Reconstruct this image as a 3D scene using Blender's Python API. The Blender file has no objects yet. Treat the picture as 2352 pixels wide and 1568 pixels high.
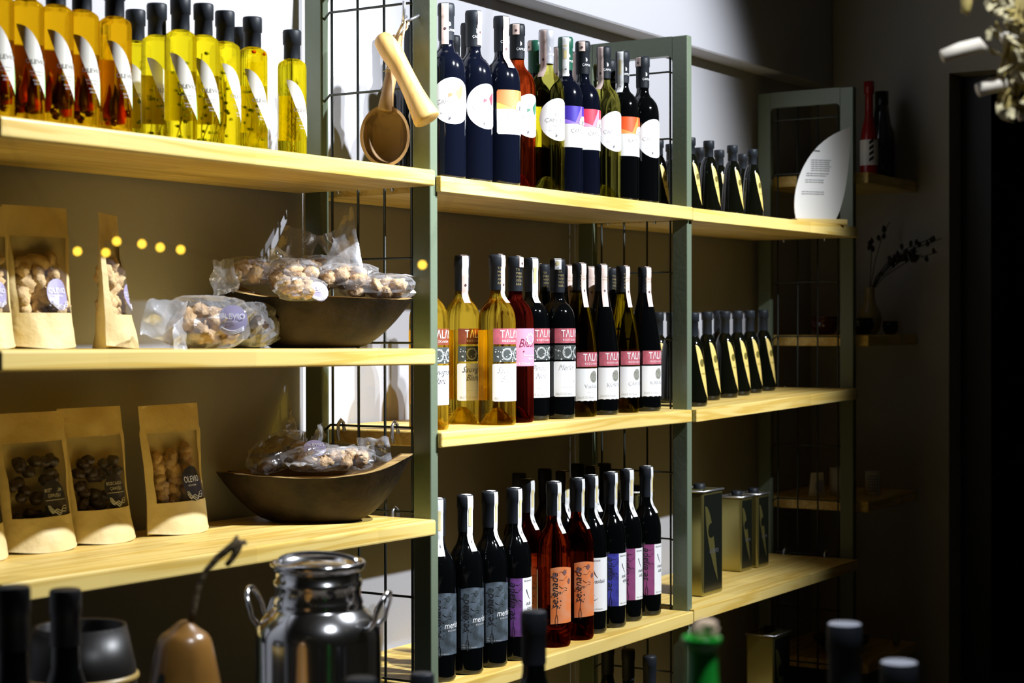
import bpy, math, random
from mathutils import Vector, Matrix, noise
S = bpy.context.scene
COL = S.collection
random.seed(7)
sin, cos, pi = math.sin, math.cos, math.pi
R_ = math.radians
EYE = 1.45                       # eye height above the floor; shelf heights below are given from the eye, z = 0
# ---------------------------------------------------------------- camera
F_PX, PSI, PITCH, ROLL = 4040.7, .563, -.0083, -.0019
CX, CY = -2.8559, -1.9749
def _axes():
    c, s = cos(PSI), sin(PSI)
    fw, rt, up = Vector((c, s, 0)), Vector((s, -c, 0)), Vector((0, 0, 1))
    F = fw*cos(PITCH) + up*sin(PITCH); U = up*cos(PITCH) - fw*sin(PITCH)
    return rt*cos(ROLL) + U*sin(ROLL), U*cos(ROLL) - rt*sin(ROLL), F
AR, AU, AF = _axes()
cd = bpy.data.cameras.new('camera'); cam = bpy.data.objects.new('camera', cd); COL.objects.link(cam)
cam.matrix_world = Matrix(((AR.x, AU.x, -AF.x, CX), (AR.y, AU.y, -AF.y, CY), (AR.z, AU.z, -AF.z, EYE), (0, 0, 0, 1)))
cd.sensor_width = 36; cd.lens = F_PX*36/2352; cd.clip_start = .05; cd.clip_end = 60
cd.dof.use_dof = True; cd.dof.focus_distance = 3.7; cd.dof.aperture_fstop = 6.0
S.camera = cam
# ---------------------------------------------------------------- world, lights, exposure
w = bpy.data.worlds.new('night'); S.world = w; w.use_nodes = True
w.node_tree.nodes['Background'].inputs[0].default_value = (.42, .38, .24, 1)
w.node_tree.nodes['Background'].inputs[1].default_value = .012
S.view_settings.view_transform = 'Standard'; S.view_settings.look = 'None'
S.view_settings.exposure = 0; S.view_settings.gamma = 1; S.view_settings.use_curve_mapping = False
S.cycles.max_bounces = 12; S.cycles.transparent_max_bounces = 32; S.cycles.transmission_bounces = 12
S.cycles.caustics_reflective = False; S.cycles.sample_clamp_indirect = 6
def spot(name, loc, aim, power, size, blend, rad, col=(.90, .94, 1)):
    l = bpy.data.lights.new(name, 'SPOT'); l.energy = power; l.spot_size = R_(size); l.spot_blend = blend
    l.shadow_soft_size = rad; l.color = col
    o = bpy.data.objects.new(name, l); COL.objects.link(o)
    o.location = (loc[0], loc[1], loc[2] + EYE)
    d = Vector(aim) - Vector(loc); o.rotation_euler = d.to_track_quat('-Z', 'Y').to_euler()
    return o
spot('ceiling_spot', (.90, -2.10, 1.62), (.88, .2, .34), 450, 55, .55, .022)
spot('ceiling_spot', (1.10, -2.11, 1.62), (.96, .2, .34), 215, 55, .55, .022)
spot('ceiling_spot', (.02, -1.17, 1.30), (-.75, .2, .10), 345, 84, .6, .02)
spot('window_spot', (-1.50, -1.76, 1.30), (-1.22, -1.47, 0), 110, 62, .5, .02)
# ---------------------------------------------------------------- measuring helpers (where a sight line meets a plane of the room)
def ray(u, v): return AF + AR*((u-1176)/F_PX) - AU*((v-784)/F_PX)
CC = Vector((CX, CY, 0))
def onZ(u, v, z): d = ray(u, v); return CC + d*(z/d.z)
def onY(u, v, y): d = ray(u, v); return CC + d*((y-CY)/d.y)
def onX(u, v, x): d = ray(u, v); return CC + d*((x-CX)/d.x)
def atD(u, v, D): d = ray(u, v); return CC + d*D
# ---------------------------------------------------------------- materials
MATS = {}
def nt(m): return m.node_tree.nodes, m.node_tree.links
def mat(name, col, rough=.5, metal=0, coat=0, spec=.5, alpha=1, bump=0, bscale=60, var=0, vscale=8, emit=None):
    if name in MATS: return MATS[name]
    m = bpy.data.materials.new(name); m.use_nodes = True; MATS[name] = m
    n, l = nt(m); p = n['Principled BSDF']
    p.inputs['Base Color'].default_value = (*col, 1); p.inputs['Roughness'].default_value = rough
    p.inputs['Metallic'].default_value = metal; p.inputs['Coat Weight'].default_value = coat
    p.inputs['Specular IOR Level'].default_value = spec
    if emit: p.inputs['Emission Color'].default_value = (*emit[0], 1); p.inputs['Emission Strength'].default_value = emit[1]
    tc = n.new('ShaderNodeTexCoord')
    if bump:
        t = n.new('ShaderNodeTexNoise'); t.inputs['Scale'].default_value = bscale; t.inputs['Detail'].default_value = 4
        b = n.new('ShaderNodeBump'); b.inputs['Strength'].default_value = bump; b.inputs['Distance'].default_value = .01
        l.new(tc.outputs['Object'], t.inputs['Vector']); l.new(t.outputs['Fac'], b.inputs['Height']); l.new(b.outputs['Normal'], p.inputs['Normal'])
    if var:
        t = n.new('ShaderNodeTexNoise'); t.inputs['Scale'].default_value = vscale; t.inputs['Detail'].default_value = 5
        r = n.new('ShaderNodeValToRGB'); r.color_ramp.elements[0].position = .3; r.color_ramp.elements[1].position = .7
        r.color_ramp.elements[0].color = tuple(c*(1-var) for c in col) + (1,); r.color_ramp.elements[1].color = tuple(min(1, c*(1+var)) for c in col) + (1,)
        l.new(tc.outputs['Object'], t.inputs['Vector']); l.new(t.outputs['Fac'], r.inputs['Fac']); l.new(r.outputs['Color'], p.inputs['Base Color'])
    return m
def clear_mat(name, col, thru=.4, ior=1.35, rough=.0):
    """Coloured glass filled with liquid: refracting, with a share of straight-through light."""
    if name in MATS: return MATS[name]
    m = bpy.data.materials.new(name); m.use_nodes = True; MATS[name] = m
    n, l = nt(m); n.remove(n['Principled BSDF']); o = n['Material Output']
    g = n.new('ShaderNodeBsdfGlass'); g.inputs['Color'].default_value = (*col, 1); g.inputs['IOR'].default_value = ior; g.inputs['Roughness'].default_value = rough
    t = n.new('ShaderNodeBsdfTransparent'); t.inputs['Color'].default_value = (*col, 1)
    x = n.new('ShaderNodeMixShader'); x.inputs[0].default_value = thru
    l.new(g.outputs[0], x.inputs[1]); l.new(t.outputs[0], x.inputs[2]); l.new(x.outputs[0], o.inputs[0])
    return m
def film_mat(name, white=.10, tint=(1, 1, 1), edge=.5):
    if name in MATS: return MATS[name]
    m = bpy.data.materials.new(name); m.use_nodes = True; MATS[name] = m
    n, l = nt(m); n.remove(n['Principled BSDF']); o = n['Material Output']
    t = n.new('ShaderNodeBsdfTransparent'); t.inputs['Color'].default_value = (*tint, 1)
    d = n.new('ShaderNodeBsdfPrincipled'); d.inputs['Base Color'].default_value = (.75, .77, .82, 1); d.inputs['Roughness'].default_value = .3
    g = n.new('ShaderNodeBsdfGlossy'); g.inputs['Roughness'].default_value = .14
    lw = n.new('ShaderNodeLayerWeight'); lw.inputs['Blend'].default_value = .25
    a = n.new('ShaderNodeMath'); a.operation = 'MULTIPLY_ADD'; a.inputs[1].default_value = edge; a.inputs[2].default_value = white
    x1 = n.new('ShaderNodeMixShader'); x1.inputs[0].default_value = .45
    x2 = n.new('ShaderNodeMixShader')
    l.new(lw.outputs['Facing'], a.inputs[0]); l.new(a.outputs[0], x2.inputs[0])
    l.new(d.outputs[0], x1.inputs[1]); l.new(g.outputs[0], x1.inputs[2])
    l.new(t.outputs[0], x2.inputs[1]); l.new(x1.outputs[0], x2.inputs[2]); l.new(x2.outputs[0], o.inputs[0])
    tc = n.new('ShaderNodeTexCoord'); tn = n.new('ShaderNodeTexNoise'); tn.inputs['Scale'].default_value = 45; tn.inputs['Detail'].default_value = 3
    b = n.new('ShaderNodeBump'); b.inputs['Strength'].default_value = .5; b.inputs['Distance'].default_value = .006
    l.new(tc.outputs['Object'], tn.inputs['Vector']); l.new(tn.outputs['Fac'], b.inputs['Height'])
    l.new(b.outputs['Normal'], d.inputs['Normal']); l.new(b.outputs['Normal'], g.inputs['Normal'])
    return m
def wood_mat(name, c1, c2, axis='X', rough=.45, blocks=True, grain=1.0):
    if name in MATS: return MATS[name]
    m = bpy.data.materials.new(name); m.use_nodes = True; MATS[name] = m
    n, l = nt(m); p = n['Principled BSDF']; p.inputs['Roughness'].default_value = rough
    tc = n.new('ShaderNodeTexCoord'); mp = n.new('ShaderNodeMapping')
    s = {'X': (1.3, 26, 30), 'Y': (26, 1.3, 30), 'Z': (26, 26, 1.3)}[axis]
    mp.inputs['Scale'].default_value = tuple(a*grain for a in s)
    t1 = n.new('ShaderNodeTexNoise'); t1.inputs['Scale'].default_value = 1; t1.inputs['Detail'].default_value = 3; t1.inputs['Distortion'].default_value = .6
    wv = n.new('ShaderNodeMath'); wv.operation = 'MULTIPLY'; wv.inputs[1].default_value = 26
    sn = n.new('ShaderNodeMath'); sn.operation = 'SINE'
    ma = n.new('ShaderNodeMath'); ma.operation = 'MULTIPLY_ADD'; ma.inputs[1].default_value = .5; ma.inputs[2].default_value = .5
    pw = n.new('ShaderNodeMath'); pw.operation = 'POWER'; pw.inputs[1].default_value = 2.2
    mx = n.new('ShaderNodeMix'); mx.data_type = 'RGBA'; mx.inputs[6].default_value = (*c1, 1); mx.inputs[7].default_value = (*c2, 1)
    l.new(tc.outputs['Object'], mp.inputs['Vector']); l.new(mp.outputs[0], t1.inputs['Vector'])
    l.new(t1.outputs['Fac'], wv.inputs[0]); l.new(wv.outputs[0], sn.inputs[0]); l.new(sn.outputs[0], ma.inputs[0]); l.new(ma.outputs[0], pw.inputs[0]); l.new(pw.outputs[0], mx.inputs[0])
    out = mx.outputs[2]
    if blocks:      # finger-jointed lamellae: each block of the board has its own tone
        sp = n.new('ShaderNodeSeparateXYZ'); l.new(tc.outputs['Object'], sp.inputs[0])
        fy = n.new('ShaderNodeMath'); fy.operation = 'MULTIPLY'; fy.inputs[1].default_value = 18; l.new(sp.outputs['Y'], fy.inputs[0])
        gy = n.new('ShaderNodeMath'); gy.operation = 'FLOOR'; l.new(fy.outputs[0], gy.inputs[0])
        sh = n.new('ShaderNodeMath'); sh.operation = 'MULTIPLY'; sh.inputs[1].default_value = .37; l.new(gy.outputs[0], sh.inputs[0])
        fx = n.new('ShaderNodeMath'); fx.operation = 'MULTIPLY_ADD'; fx.inputs[1].default_value = 2.9; l.new(sp.outputs['X'], fx.inputs[0]); l.new(sh.outputs[0], fx.inputs[2])
        gx = n.new('ShaderNodeMath'); gx.operation = 'FLOOR'; l.new(fx.outputs[0], gx.inputs[0])
        cb = n.new('ShaderNodeCombineXYZ'); l.new(gx.outputs[0], cb.inputs[0]); l.new(gy.outputs[0], cb.inputs[1])
        wn = n.new('ShaderNodeTexWhiteNoise'); l.new(cb.outputs[0], wn.inputs['Vector'])
        hs = n.new('ShaderNodeHueSaturation'); vm = n.new('ShaderNodeMath'); vm.operation = 'MULTIPLY_ADD'; vm.inputs[1].default_value = .22; vm.inputs[2].default_value = .87
        l.new(wn.outputs['Value'], vm.inputs[0]); l.new(vm.outputs[0], hs.inputs['Value']); l.new(out, hs.inputs['Color']); out = hs.outputs[0]
    l.new(out, p.inputs['Base Color'])
    return m
PINE = wood_mat('pine', (.87, .65, .21), (.73, .48, .10))
DARKWOOD = mat('bowl_wood', (.020, .012, .006), .6, spec=.22, bump=.5, bscale=26, var=.75, vscale=16)
OLIVEWOOD = wood_mat('ladle_wood', (.30, .18, .07), (.17, .09, .03), 'Z', .6, False, .8)
PALEWOOD = wood_mat('pestle_wood', (.78, .50, .17), (.66, .39, .11), 'Z', .45, False, .8)
WALL = mat('wall_paint', (.38, .38, .405), .75, bump=.05, bscale=220)
WALLR = mat('side_wall_paint', (.40, .385, .34), .85, bump=.05, bscale=200)
GREEN = mat('green_paint', (.135, .17, .115), .32, spec=.5, bump=.05, bscale=90)
STEEL = mat('steel', (.78, .78, .80), .15, 1)
WIRE = mat('wire', (.045, .052, .045), .45, .4)
HOOK = mat('hook_steel', (.55, .56, .58), .35, .9)
CAPS = mat('capsule', (.013, .016, .021), .5, spec=.25)
DARKG = mat('dark_wine_glass', (.0012, .0015, .0018), .06, spec=.5)
NAVYG = mat('dusty_wine_glass', (.0024, .0034, .0085), .09, spec=.5)
OILG = mat('dark_oil_glass', (.0025, .003, .0015), .07, spec=.5)
LAB = mat('label_white', (.80, .80, .79), .5)
LABC = mat('label_cream', (.78, .75, .66), .5)
GOLD = mat('label_gold', (.72, .55, .16), .4)
KRAFT = mat('kraft_paper', (.76, .61, .30), .6, bump=.9, bscale=14, var=.10, vscale=10)
INK = mat('ink', (.10, .10, .11), .5)
INKL = mat('faint_ink', (.52, .52, .53), .5)
INKW = mat('white_ink', (.85, .85, .85), .5)
PINK = mat('tax_paper_pink', (.80, .62, .55), .55, var=.1, vscale=60)
TAXB = mat('tax_paper_blue', (.72, .73, .72), .5, var=.12, vscale=50)
TAXY = mat('tax_yellow', (.72, .62, .30), .5)
LILAC = mat('lilac_sticker', (.36, .33, .52), .4)
FIG = mat('dried_fig', (.52, .34, .17), .55, bump=.7, bscale=70, var=.45, vscale=30)
RUSK = mat('rusk', (.62, .43, .20), .75, bump=.6, bscale=60, var=.3, vscale=25)
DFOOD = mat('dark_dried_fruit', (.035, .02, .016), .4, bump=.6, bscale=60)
FILM = film_mat('clear_film', .10)
FILMC = film_mat('hazy_film', .50)
FILMD = film_mat('window_film', .0, edge=.22)
# ---------------------------------------------------------------- mesh builder
class MB:
    def __init__(s): s.v = []; s.f = []; s.m = []; s.sm = []; s.mats = []
    def mi(s, m):
        if m not in s.mats: s.mats.append(m)
        return s.mats.index(m)
    def add(s, V, Fs, m, smooth=False):
        o = len(s.v); s.v += [tuple(p) for p in V]; i = s.mi(m)
        for f in Fs: s.f.append(tuple(a+o for a in f)); s.m.append(i); s.sm.append(smooth)
        return s
    def box(s, a, b, m):
        x0, y0, z0 = a; x1, y1, z1 = b
        return s.add([(x0,y0,z0),(x1,y0,z0),(x1,y1,z0),(x0,y1,z0),(x0,y0,z1),(x1,y0,z1),(x1,y1,z1),(x0,y1,z1)],
                     [(3,2,1,0),(4,5,6,7),(0,1,5,4),(1,2,6,5),(2,3,7,6),(3,0,4,7)], m)
    def lathe(s, prof, m, n=32, c=(0, 0, 0), smooth=True):
        V = []; Fs = []; rows = []
        for r, z in prof:
            if r < 1e-5: rows.append([len(V)]); V.append((c[0], c[1], c[2]+z))
            else:
                rows.append(list(range(len(V), len(V)+n)))
                V += [(c[0]+r*sin(2*pi*k/n), c[1]-r*cos(2*pi*k/n), c[2]+z) for k in range(n)]
        for a, b in zip(rows, rows[1:]):
            for k in range(n):
                k2 = (k+1) % n
                if len(a) == 1 and len(b) == 1: continue
                if len(a) == 1: Fs.append((a[0], b[k2], b[k]))
                elif len(b) == 1: Fs.append((a[k], a[k2], b[0]))
                else: Fs.append((a[k], a[k2], b[k2], b[k]))
        return s.add(V, Fs, m, smooth)
    def tube(s, pts, r, m, n=8, cap=True, smooth=True):
        P = [Vector(p) for p in pts]; V = []; Fs = []
        rr = r if isinstance(r, (list, tuple)) else [r]*len(P)
        up = Vector((0, 0, 1)); prev = None
        for i, p in enumerate(P):
            t = (P[min(i+1, len(P)-1)] - P[max(i-1, 0)]).normalized()
            if prev is None: a = t.cross(up if abs(t.z) < .9 else Vector((1, 0, 0))).normalized()
            else: a = (prev - t*prev.dot(t)).normalized()
            prev = a; b = t.cross(a)
            V += [p + (a*cos(2*pi*k/n) + b*sin(2*pi*k/n))*rr[i] for k in range(n)]
        for i in range(len(P)-1):
            for k in range(n): k2 = (k+1) % n; Fs.append((i*n+k, i*n+k2, (i+1)*n+k2, (i+1)*n+k))
        if cap: Fs.append(tuple(range(n-1, -1, -1))); Fs.append(tuple((len(P)-1)*n+k for k in range(n)))
        return s.add(V, Fs, m, smooth)
    def grid(s, fn, nu, nv, m, smooth=True, skip=None):
        V = [fn(i/nu, j/nv) for j in range(nv+1) for i in range(nu+1)]
        Fs = [(j*(nu+1)+i, j*(nu+1)+i+1, (j+1)*(nu+1)+i+1, (j+1)*(nu+1)+i) for j in range(nv) for i in range(nu)
              if not (skip and skip((i+.5)/nu, (j+.5)/nv))]
        return s.add(V, Fs, m, smooth)
    def blob(s, c, rad, m, seed=0, amp=.2, fr=2.0, rot=0, n=12, flat=None):
        V = []; c = Vector(c); rows = n//2+2
        def P(a, b):
            d = Vector((cos(a)*sin(b), sin(a)*sin(b), cos(b)))
            k = 1 + amp*noise.noise(d*fr + Vector((seed*3.1, seed*1.7, 0))) + amp*.45*noise.noise(d*fr*2.7 + Vector((0, seed*5.3, 2)))
            q = Vector((d.x*rad[0]*k, d.y*rad[1]*k, d.z*rad[2]*k))
            q = Matrix.Rotation(rot, 3, 'Z') @ q
            return c + q
        return s.grid(lambda u, v: P(2*pi*u, .001+(pi-.002)*v), n, rows, m)
    def build(s, name, parent=None, **kw):
        key = kw.get('key')
        me = bpy.data.meshes.new(name); me.from_pydata(s.v, [], s.f)
        for m in s.mats: me.materials.append(m)
        me.polygons.foreach_set('material_index', s.m); me.polygons.foreach_set('use_smooth', s.sm); me.update()
        o = bpy.data.objects.new(name, me); COL.objects.link(o)
        if parent: o.parent = parent
        if kw.get('label'): o['label'] = kw['label']
        if kw.get('kind'): o['kind'] = kw['kind']
        if kw.get('bevel'):
            b = o.modifiers.new('bevel', 'BEVEL'); b.width = kw['bevel']; b.segments = 3; b.limit_method = 'ANGLE'
        if kw.get('solid'):
            b = o.modifiers.new('solid', 'SOLIDIFY'); b.thickness = kw['solid']; b.offset = 0
        return o
def tag(o, label, cat, group=None):
    o['label'] = label; o['category'] = cat
    if group: o['group'] = group
    return o
def thing(name, label, cat, loc, rz=0, group=None):
    o = bpy.data.objects.new(name, None); COL.objects.link(o); o.empty_display_size = .05
    o.location = (loc[0], loc[1], loc[2]); o.rotation_euler = (0, 0, rz)
    return tag(o, label, cat, group)
def kids(o): return [c for c in bpy.data.objects if c.parent == o]
def dup(o, label=None, loc=None, rz=None, cat=None, group=None, parent=None):
    c = o.copy(); COL.objects.link(c); c.parent = parent
    if label: c['label'] = label
    if group: c['group'] = group
    if loc is not None: c.location = loc
    if rz is not None: c.rotation_euler = (0, 0, rz)
    for k in kids(o): dup(k, parent=c)
    return c
_T = {}
def text2d(t, size=1, shear=0, spacing=1.0):
    k = (t, shear, spacing)
    if k not in _T:
        c = bpy.data.curves.new('lettering', 'FONT'); c.body = t; c.size = 1; c.shear = shear; c.resolution_u = 2; c.space_character = spacing
        o = bpy.data.objects.new('lettering', c); COL.objects.link(o)
        dg = bpy.context.evaluated_depsgraph_get(); me = bpy.data.meshes.new_from_object(o.evaluated_get(dg))
        _T[k] = ([(v.co.x, v.co.y) for v in me.vertices], [tuple(p.vertices) for p in me.polygons])
        bpy.data.objects.remove(o); bpy.data.meshes.remove(me); bpy.data.curves.remove(c)
    V, Fs = _T[k]
    return [(x*size, y*size) for x, y in V], Fs
def put_text(mb, t, size, fn, x, y, m, shear=0, spacing=1.0, rot=0, center=False, sx=1.0):
    V, Fs = text2d(t, size, shear, spacing)
    if not V: return
    wd = max(a for a, b in V)
    c, s = cos(rot), sin(rot); out = []
    for a, b in V:
        a = (a - (wd/2 if center else 0))*sx
        out.append(fn(x + a*c - b*s, y + a*s + b*c))
    mb.add(out, Fs, m)
# ---------------------------------------------------------------- bottles
def smooth_prof(pts, k=4):
    out = []
    for i in range(len(pts)-1):
        p0 = pts[max(i-1, 0)]; p1 = pts[i]; p2 = pts[i+1]; p3 = pts[min(i+2, len(pts)-1)]
        for j in range(k):
            t = j/k; q = []
            for a in (0, 1):
                q.append(.5*((2*p1[a]) + (-p0[a]+p2[a])*t + (2*p0[a]-5*p1[a]+4*p2[a]-p3[a])*t*t + (-p0[a]+3*p1[a]-3*p2[a]+p3[a])*t**3))
            out.append((max(q[0], 0), q[1]))
    return out + [pts[-1]]
SHAPES = {
 # punt, body and shoulder (smoothed), neck; capsule profile; height
 'bordeaux': dict(R=.040, body=[(.040, .006), (.040, .212), (.0388, .229), (.0345, .244), (.0270, .2555), (.0190, .264), (.0152, .275), (.0148, .292), (.0148, .352)],
                  cap=[(.0156, .284), (.0163, .290), (.0163, .334), (.0176, .336), (.0176, .354), (.0160, .3595), (0, .3600)], H=.36, punt=.036),
 'slim': dict(R=.0375, body=[(.0375, .006), (.0375, .205), (.0364, .223), (.0320, .241), (.0250, .255), (.0185, .266), (.0150, .280), (.0145, .298), (.0145, .358)],
                  cap=[(.0152, .290), (.0158, .296), (.0160, .338), (.0172, .340), (.0172, .360), (.0160, .3655), (0, .3660)], H=.366, punt=.034),
 'burgundy': dict(R=.0400, body=[(.0400, .006), (.0400, .135), (.0385, .165), (.033, .205), (.0255, .243), (.0185, .275), (.0155, .300), (.0148, .345)],
                  cap=[(.0160, .285), (.0163, .292), (.0158, .328), (.0168, .330), (.0168, .348), (.0155, .3535), (0, .3540)], H=.354, punt=.034),
 'oil': dict(R=.0262, body=[(.0262, .003), (.0262, .165), (.0245, .174), (.0185, .179), (.0150, .182), (.0145, .19), (.0145, .225)],
                  cap=[(.0150, .182), (.0153, .184), (.0150, .208), (.0168, .209), (.0170, .232), (.0160, .2348), (0, .2350)], H=.235, punt=.008),
 'cone': dict(R=.0370, body=[(.0370, .006), (.0345, .05), (.0285, .12), (.0240, .155), (.0175, .172), (.0128, .180), (.0125, .19), (.0125, .235)],
                  cap=[(.0132, .180), (.0136, .182), (.0134, .218), (.0156, .219), (.0156, .238), (.0145, .2415), (0, .2420)], H=.242, punt=.006),
 'smallcone': dict(R=.0300, body=[(.0300, .006), (.0280, .04), (.0235, .10), (.0205, .125), (.0155, .140), (.0118, .147), (.0115, .155), (.0115, .182)],
                  cap=[(.0120, .146), (.0124, .148), (.0122, .168), (.0146, .169), (.0146, .186), (.0136, .1885), (0, .1890)], H=.189, punt=.006),
}
for _k, s_ in SHAPES.items():
    b = s_['body']
    z1 = b[1][1]; s_['full'] = [b[0], (b[0][0]+(b[1][0]-b[0][0])*.03, .012), (b[0][0]+(b[1][0]-b[0][0])*.06, .020), (b[0][0]+(b[1][0]-b[0][0])*.94, z1-.008)] + smooth_prof(b[1:], 4)
def rad_at(sh, z):
    P = SHAPES[sh]['full']
    if z <= P[0][1]: return P[0][0]
    for (r0, z0), (r1, z1) in zip(P, P[1:]):
        if z0 <= z <= z1: return r0 + (r1-r0)*(z-z0)/max(z1-z0, 1e-6)
    return P[-1][0]
_C = {}
def mesh_cached(key, maker, name, parent, **kw):
    if key in _C:
        o = bpy.data.objects.new(name, _C[key]); COL.objects.link(o); o.parent = parent
        for k in ('label', 'kind'):
            if kw.get(k): o[k] = kw[k]
        return o
    mb = maker(); o = mb.build(name, parent, **kw); _C[key] = o.data
    return o
def glass_mb(sh, m):
    d = SHAPES[sh]; R = d['R']; p = d['punt']
    prof = [(0, p), (R*.18, p*.96), (R*.36, p*.70), (R*.58, p*.28), (R*.74, .003), (R*.80, 0), (R*.93, .0005), (R, .006)] + d['full'][1:]
    prof += [(prof[-1][0], prof[-1][1]+.002), (0, prof[-1][1]+.003)]
    return MB().lathe(prof, m, 40)
def cyl(sh, off, z0=None):
    """a map from label coordinates (arc length, height) to the bottle's surface"""
    R0 = SHAPES[sh]['R']
    def fn(s, z):
        r = (R0 if z0 is None else rad_at(sh, z)) + off; a = s/R0
        return (r*sin(a), -r*cos(a), z)
    return fn
def strip(mb, fn, s0, s1, lo, hi, n, m, nz=1):
    lo = lo if callable(lo) else (lambda t, a=lo: a); hi = hi if callable(hi) else (lambda t, a=hi: a)
    mb.grid(lambda u, v: fn(s0+(s1-s0)*u, lo(u)+(hi(u)-lo(u))*v), n, nz, m)
def rounded(s0, s1, a, b, r):
    """lo/hi functions of a rectangle with rounded corners"""
    L = s1-s0
    def k(t):
        d = min(t, 1-t)*L
        return r - math.sqrt(max(0, r*r-(r-d)**2)) if d < r else 0
    return (lambda t: a+k(t)), (lambda t: b-k(t))
def tax_strip(sh, phi, m, length, width, parent, seal=True, yellow=False):
    cp = SHAPES[sh]['cap']; H = SHAPES[sh]['H']
    def rr(z):
        if z >= cp[0][1]:
            best = cp[0][0]
            for (r0, z0), (r1, z1) in zip(cp, cp[1:]):
                if z0 <= z <= z1: return r0 + (r1-r0)*(z-z0)/max(z1-z0, 1e-6)
            return cp[-2][0]
        return rad_at(sh, z)
    mb = MB(); zt = H-.0025; L = length
    path = [(-.004, H+.0007), (.008, H+.0007)] + [(rr(zt)+.0008, zt)]
    path += [(max(rr(zt-L*t), rr(zt-L*t-.004), rr(zt-L*t+.004))+.0009, zt-L*t) for t in [i/14 for i in range(1, 15)]]
    def fn(u, v):
        x = v*(len(path)-1); i = min(int(x), len(path)-2); f = x-i
        r = path[i][0]*(1-f)+path[i+1][0]*f; z = path[i][1]*(1-f)+path[i+1][1]*f
        wv = (u-.5)*width
        if i < 2: return (r*sin(phi)+wv*cos(phi), -r*cos(phi)+wv*sin(phi), z)
        a = phi + wv/max(r, .012)
        return (r*sin(a), -r*cos(a), z)
    mb.grid(fn, 4, 32, m)
    def f2(s, z):
        r = max(rr(z), rr(z+.003), rr(z-.003))+.0013; a = phi+s/max(r, .012); return (r*sin(a), -r*cos(a), z)
    if seal:
        zc = zt-L*.62
        strip(mb, f2, -.0032, .0032, lambda t: zc-.0032*sin(pi*t), lambda t: zc+.0032*sin(pi*t), 8, mat('seal', (.10, .05, .06), .5))
    if yellow:
        strip(mb, f2, -width*.3, width*.15, zt-L*.55, zt-L*.2, 3, TAXY, 3)
        strip(mb, f2, -.0015, .0015, zt-L*.87, zt-L*.80, 2, INK)
    return mb.build('tax_strip', parent)
def bottle(sh, glass, name, label, group, pos, rot=0, cap=CAPS, lab=None, back=None, tax=None, capprint=None, part='glass_body', caplabel=None):
    t = thing(name, label, 'bottle', pos, rot, group)
    mesh_cached(('g', sh, glass.name), lambda: glass_mb(sh, glass), part, t)
    def capm():
        mb = MB().lathe(SHAPES[sh]['cap'], cap, 28)
        if capprint:
            zb = SHAPES[sh]['cap'][1][1]; rc = SHAPES[sh]['cap'][1][0]+.0006
            f = lambda s, z: (rc*sin(s/rc), -rc*cos(s/rc), z)
            if capprint == 'horse':
                put_text(mb, 'ÇAMLIBAĞ', .0072, f, -.019, zb+.012, INKW); 
                strip(mb, f, -.010, -.006, lambda t: zb+.0215+.002*t, lambda t: zb+.027+.003*sin(pi*t), 6, INKW)
                strip(mb, f, -.0105, -.0095, zb+.029, zb+.031, 1, INKW)
            else:
                g = mat('gold_print', (.42, .34, .16), .35, .5)
                for k in range(5):
                    put_text(mb, ['TΛ', 'M&&', 'W§M', 'XK&', '&&&'][k], .0075, f, -.016, zb+.038-.0078*k, g)
        return mb
    cpo = mesh_cached(('c', sh, cap.name, capprint), capm, 'capsule', t, label=caplabel)
    if lab:
        kind, args = lab[0], lab[1:]
        mesh_cached(('l', sh) + tuple(lab), lambda: LABELS[kind](sh, *args), 'label', t)
    if back:
        def bm():
            mb = MB(); f = cyl(sh, .0005); R0 = SHAPES[sh]['R']
            strip(mb, f, pi*R0-.030, pi*R0+.030, back[0], back[1], 12, LABC); return mb
        mesh_cached(('bk', sh, back), bm, 'back_label', t)
    if tax: tax_strip(sh, tax[0], tax[1], tax[2], .0155, cpo, seal=tax[1] is PINK, yellow=tax[1] is TAXB)
    return t
LABELS = {}
def lab_circle(sh, accent, rot_off=0.0):
    mb = MB(); f = cyl(sh, .0006); g = cyl(sh, .0011); r = .0470; zc = .158
    c0 = -.012 + rot_off
    strip(mb, f, c0-r, c0+r, lambda t: zc-r*math.sqrt(max(0, 1-(2*t-1)**2)), lambda t: zc+r*math.sqrt(max(0, 1-(2*t-1)**2)), 30, LAB)
    put_text(mb, 'ÇAMLIBAĞ', .0125, g, c0-.034, zc-.006, INKL); put_text(mb, 'MERLOT', .006, g, c0-.016, zc-.016, INKL)
    put_text(mb, 'Bozcaada 2021', .0048, g, c0-.026, zc-.026, INKL); put_text(mb, '2021', .005, g, c0+.0, zc-.030, INKL)
    a = mat('accent_'+accent, {'orange': (.85, .22, .08), 'red': (.75, .05, .08), 'green': (.05, .20, .12), 'none': (.7, .7, .7)}[accent], .5)
    strip(mb, g, c0-.010, c0-.002, lambda t: zc+.007+.004*(t), lambda t: zc+.015, 2, a)
    strip(mb, g, c0+.006, c0+.022, lambda t: zc+.002+.012*abs(1-2*t), lambda t: zc+.020+.014*t, 8, a)
    k = INK
    strip(mb, g, c0-.010, c0-.006, lambda t: zc-.040+.003*t, lambda t: zc-.034+.002*t, 4, k); strip(mb, g, c0-.0108, c0-.0098, zc-.0325, zc-.0305, 1, k)
    return mb
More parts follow.
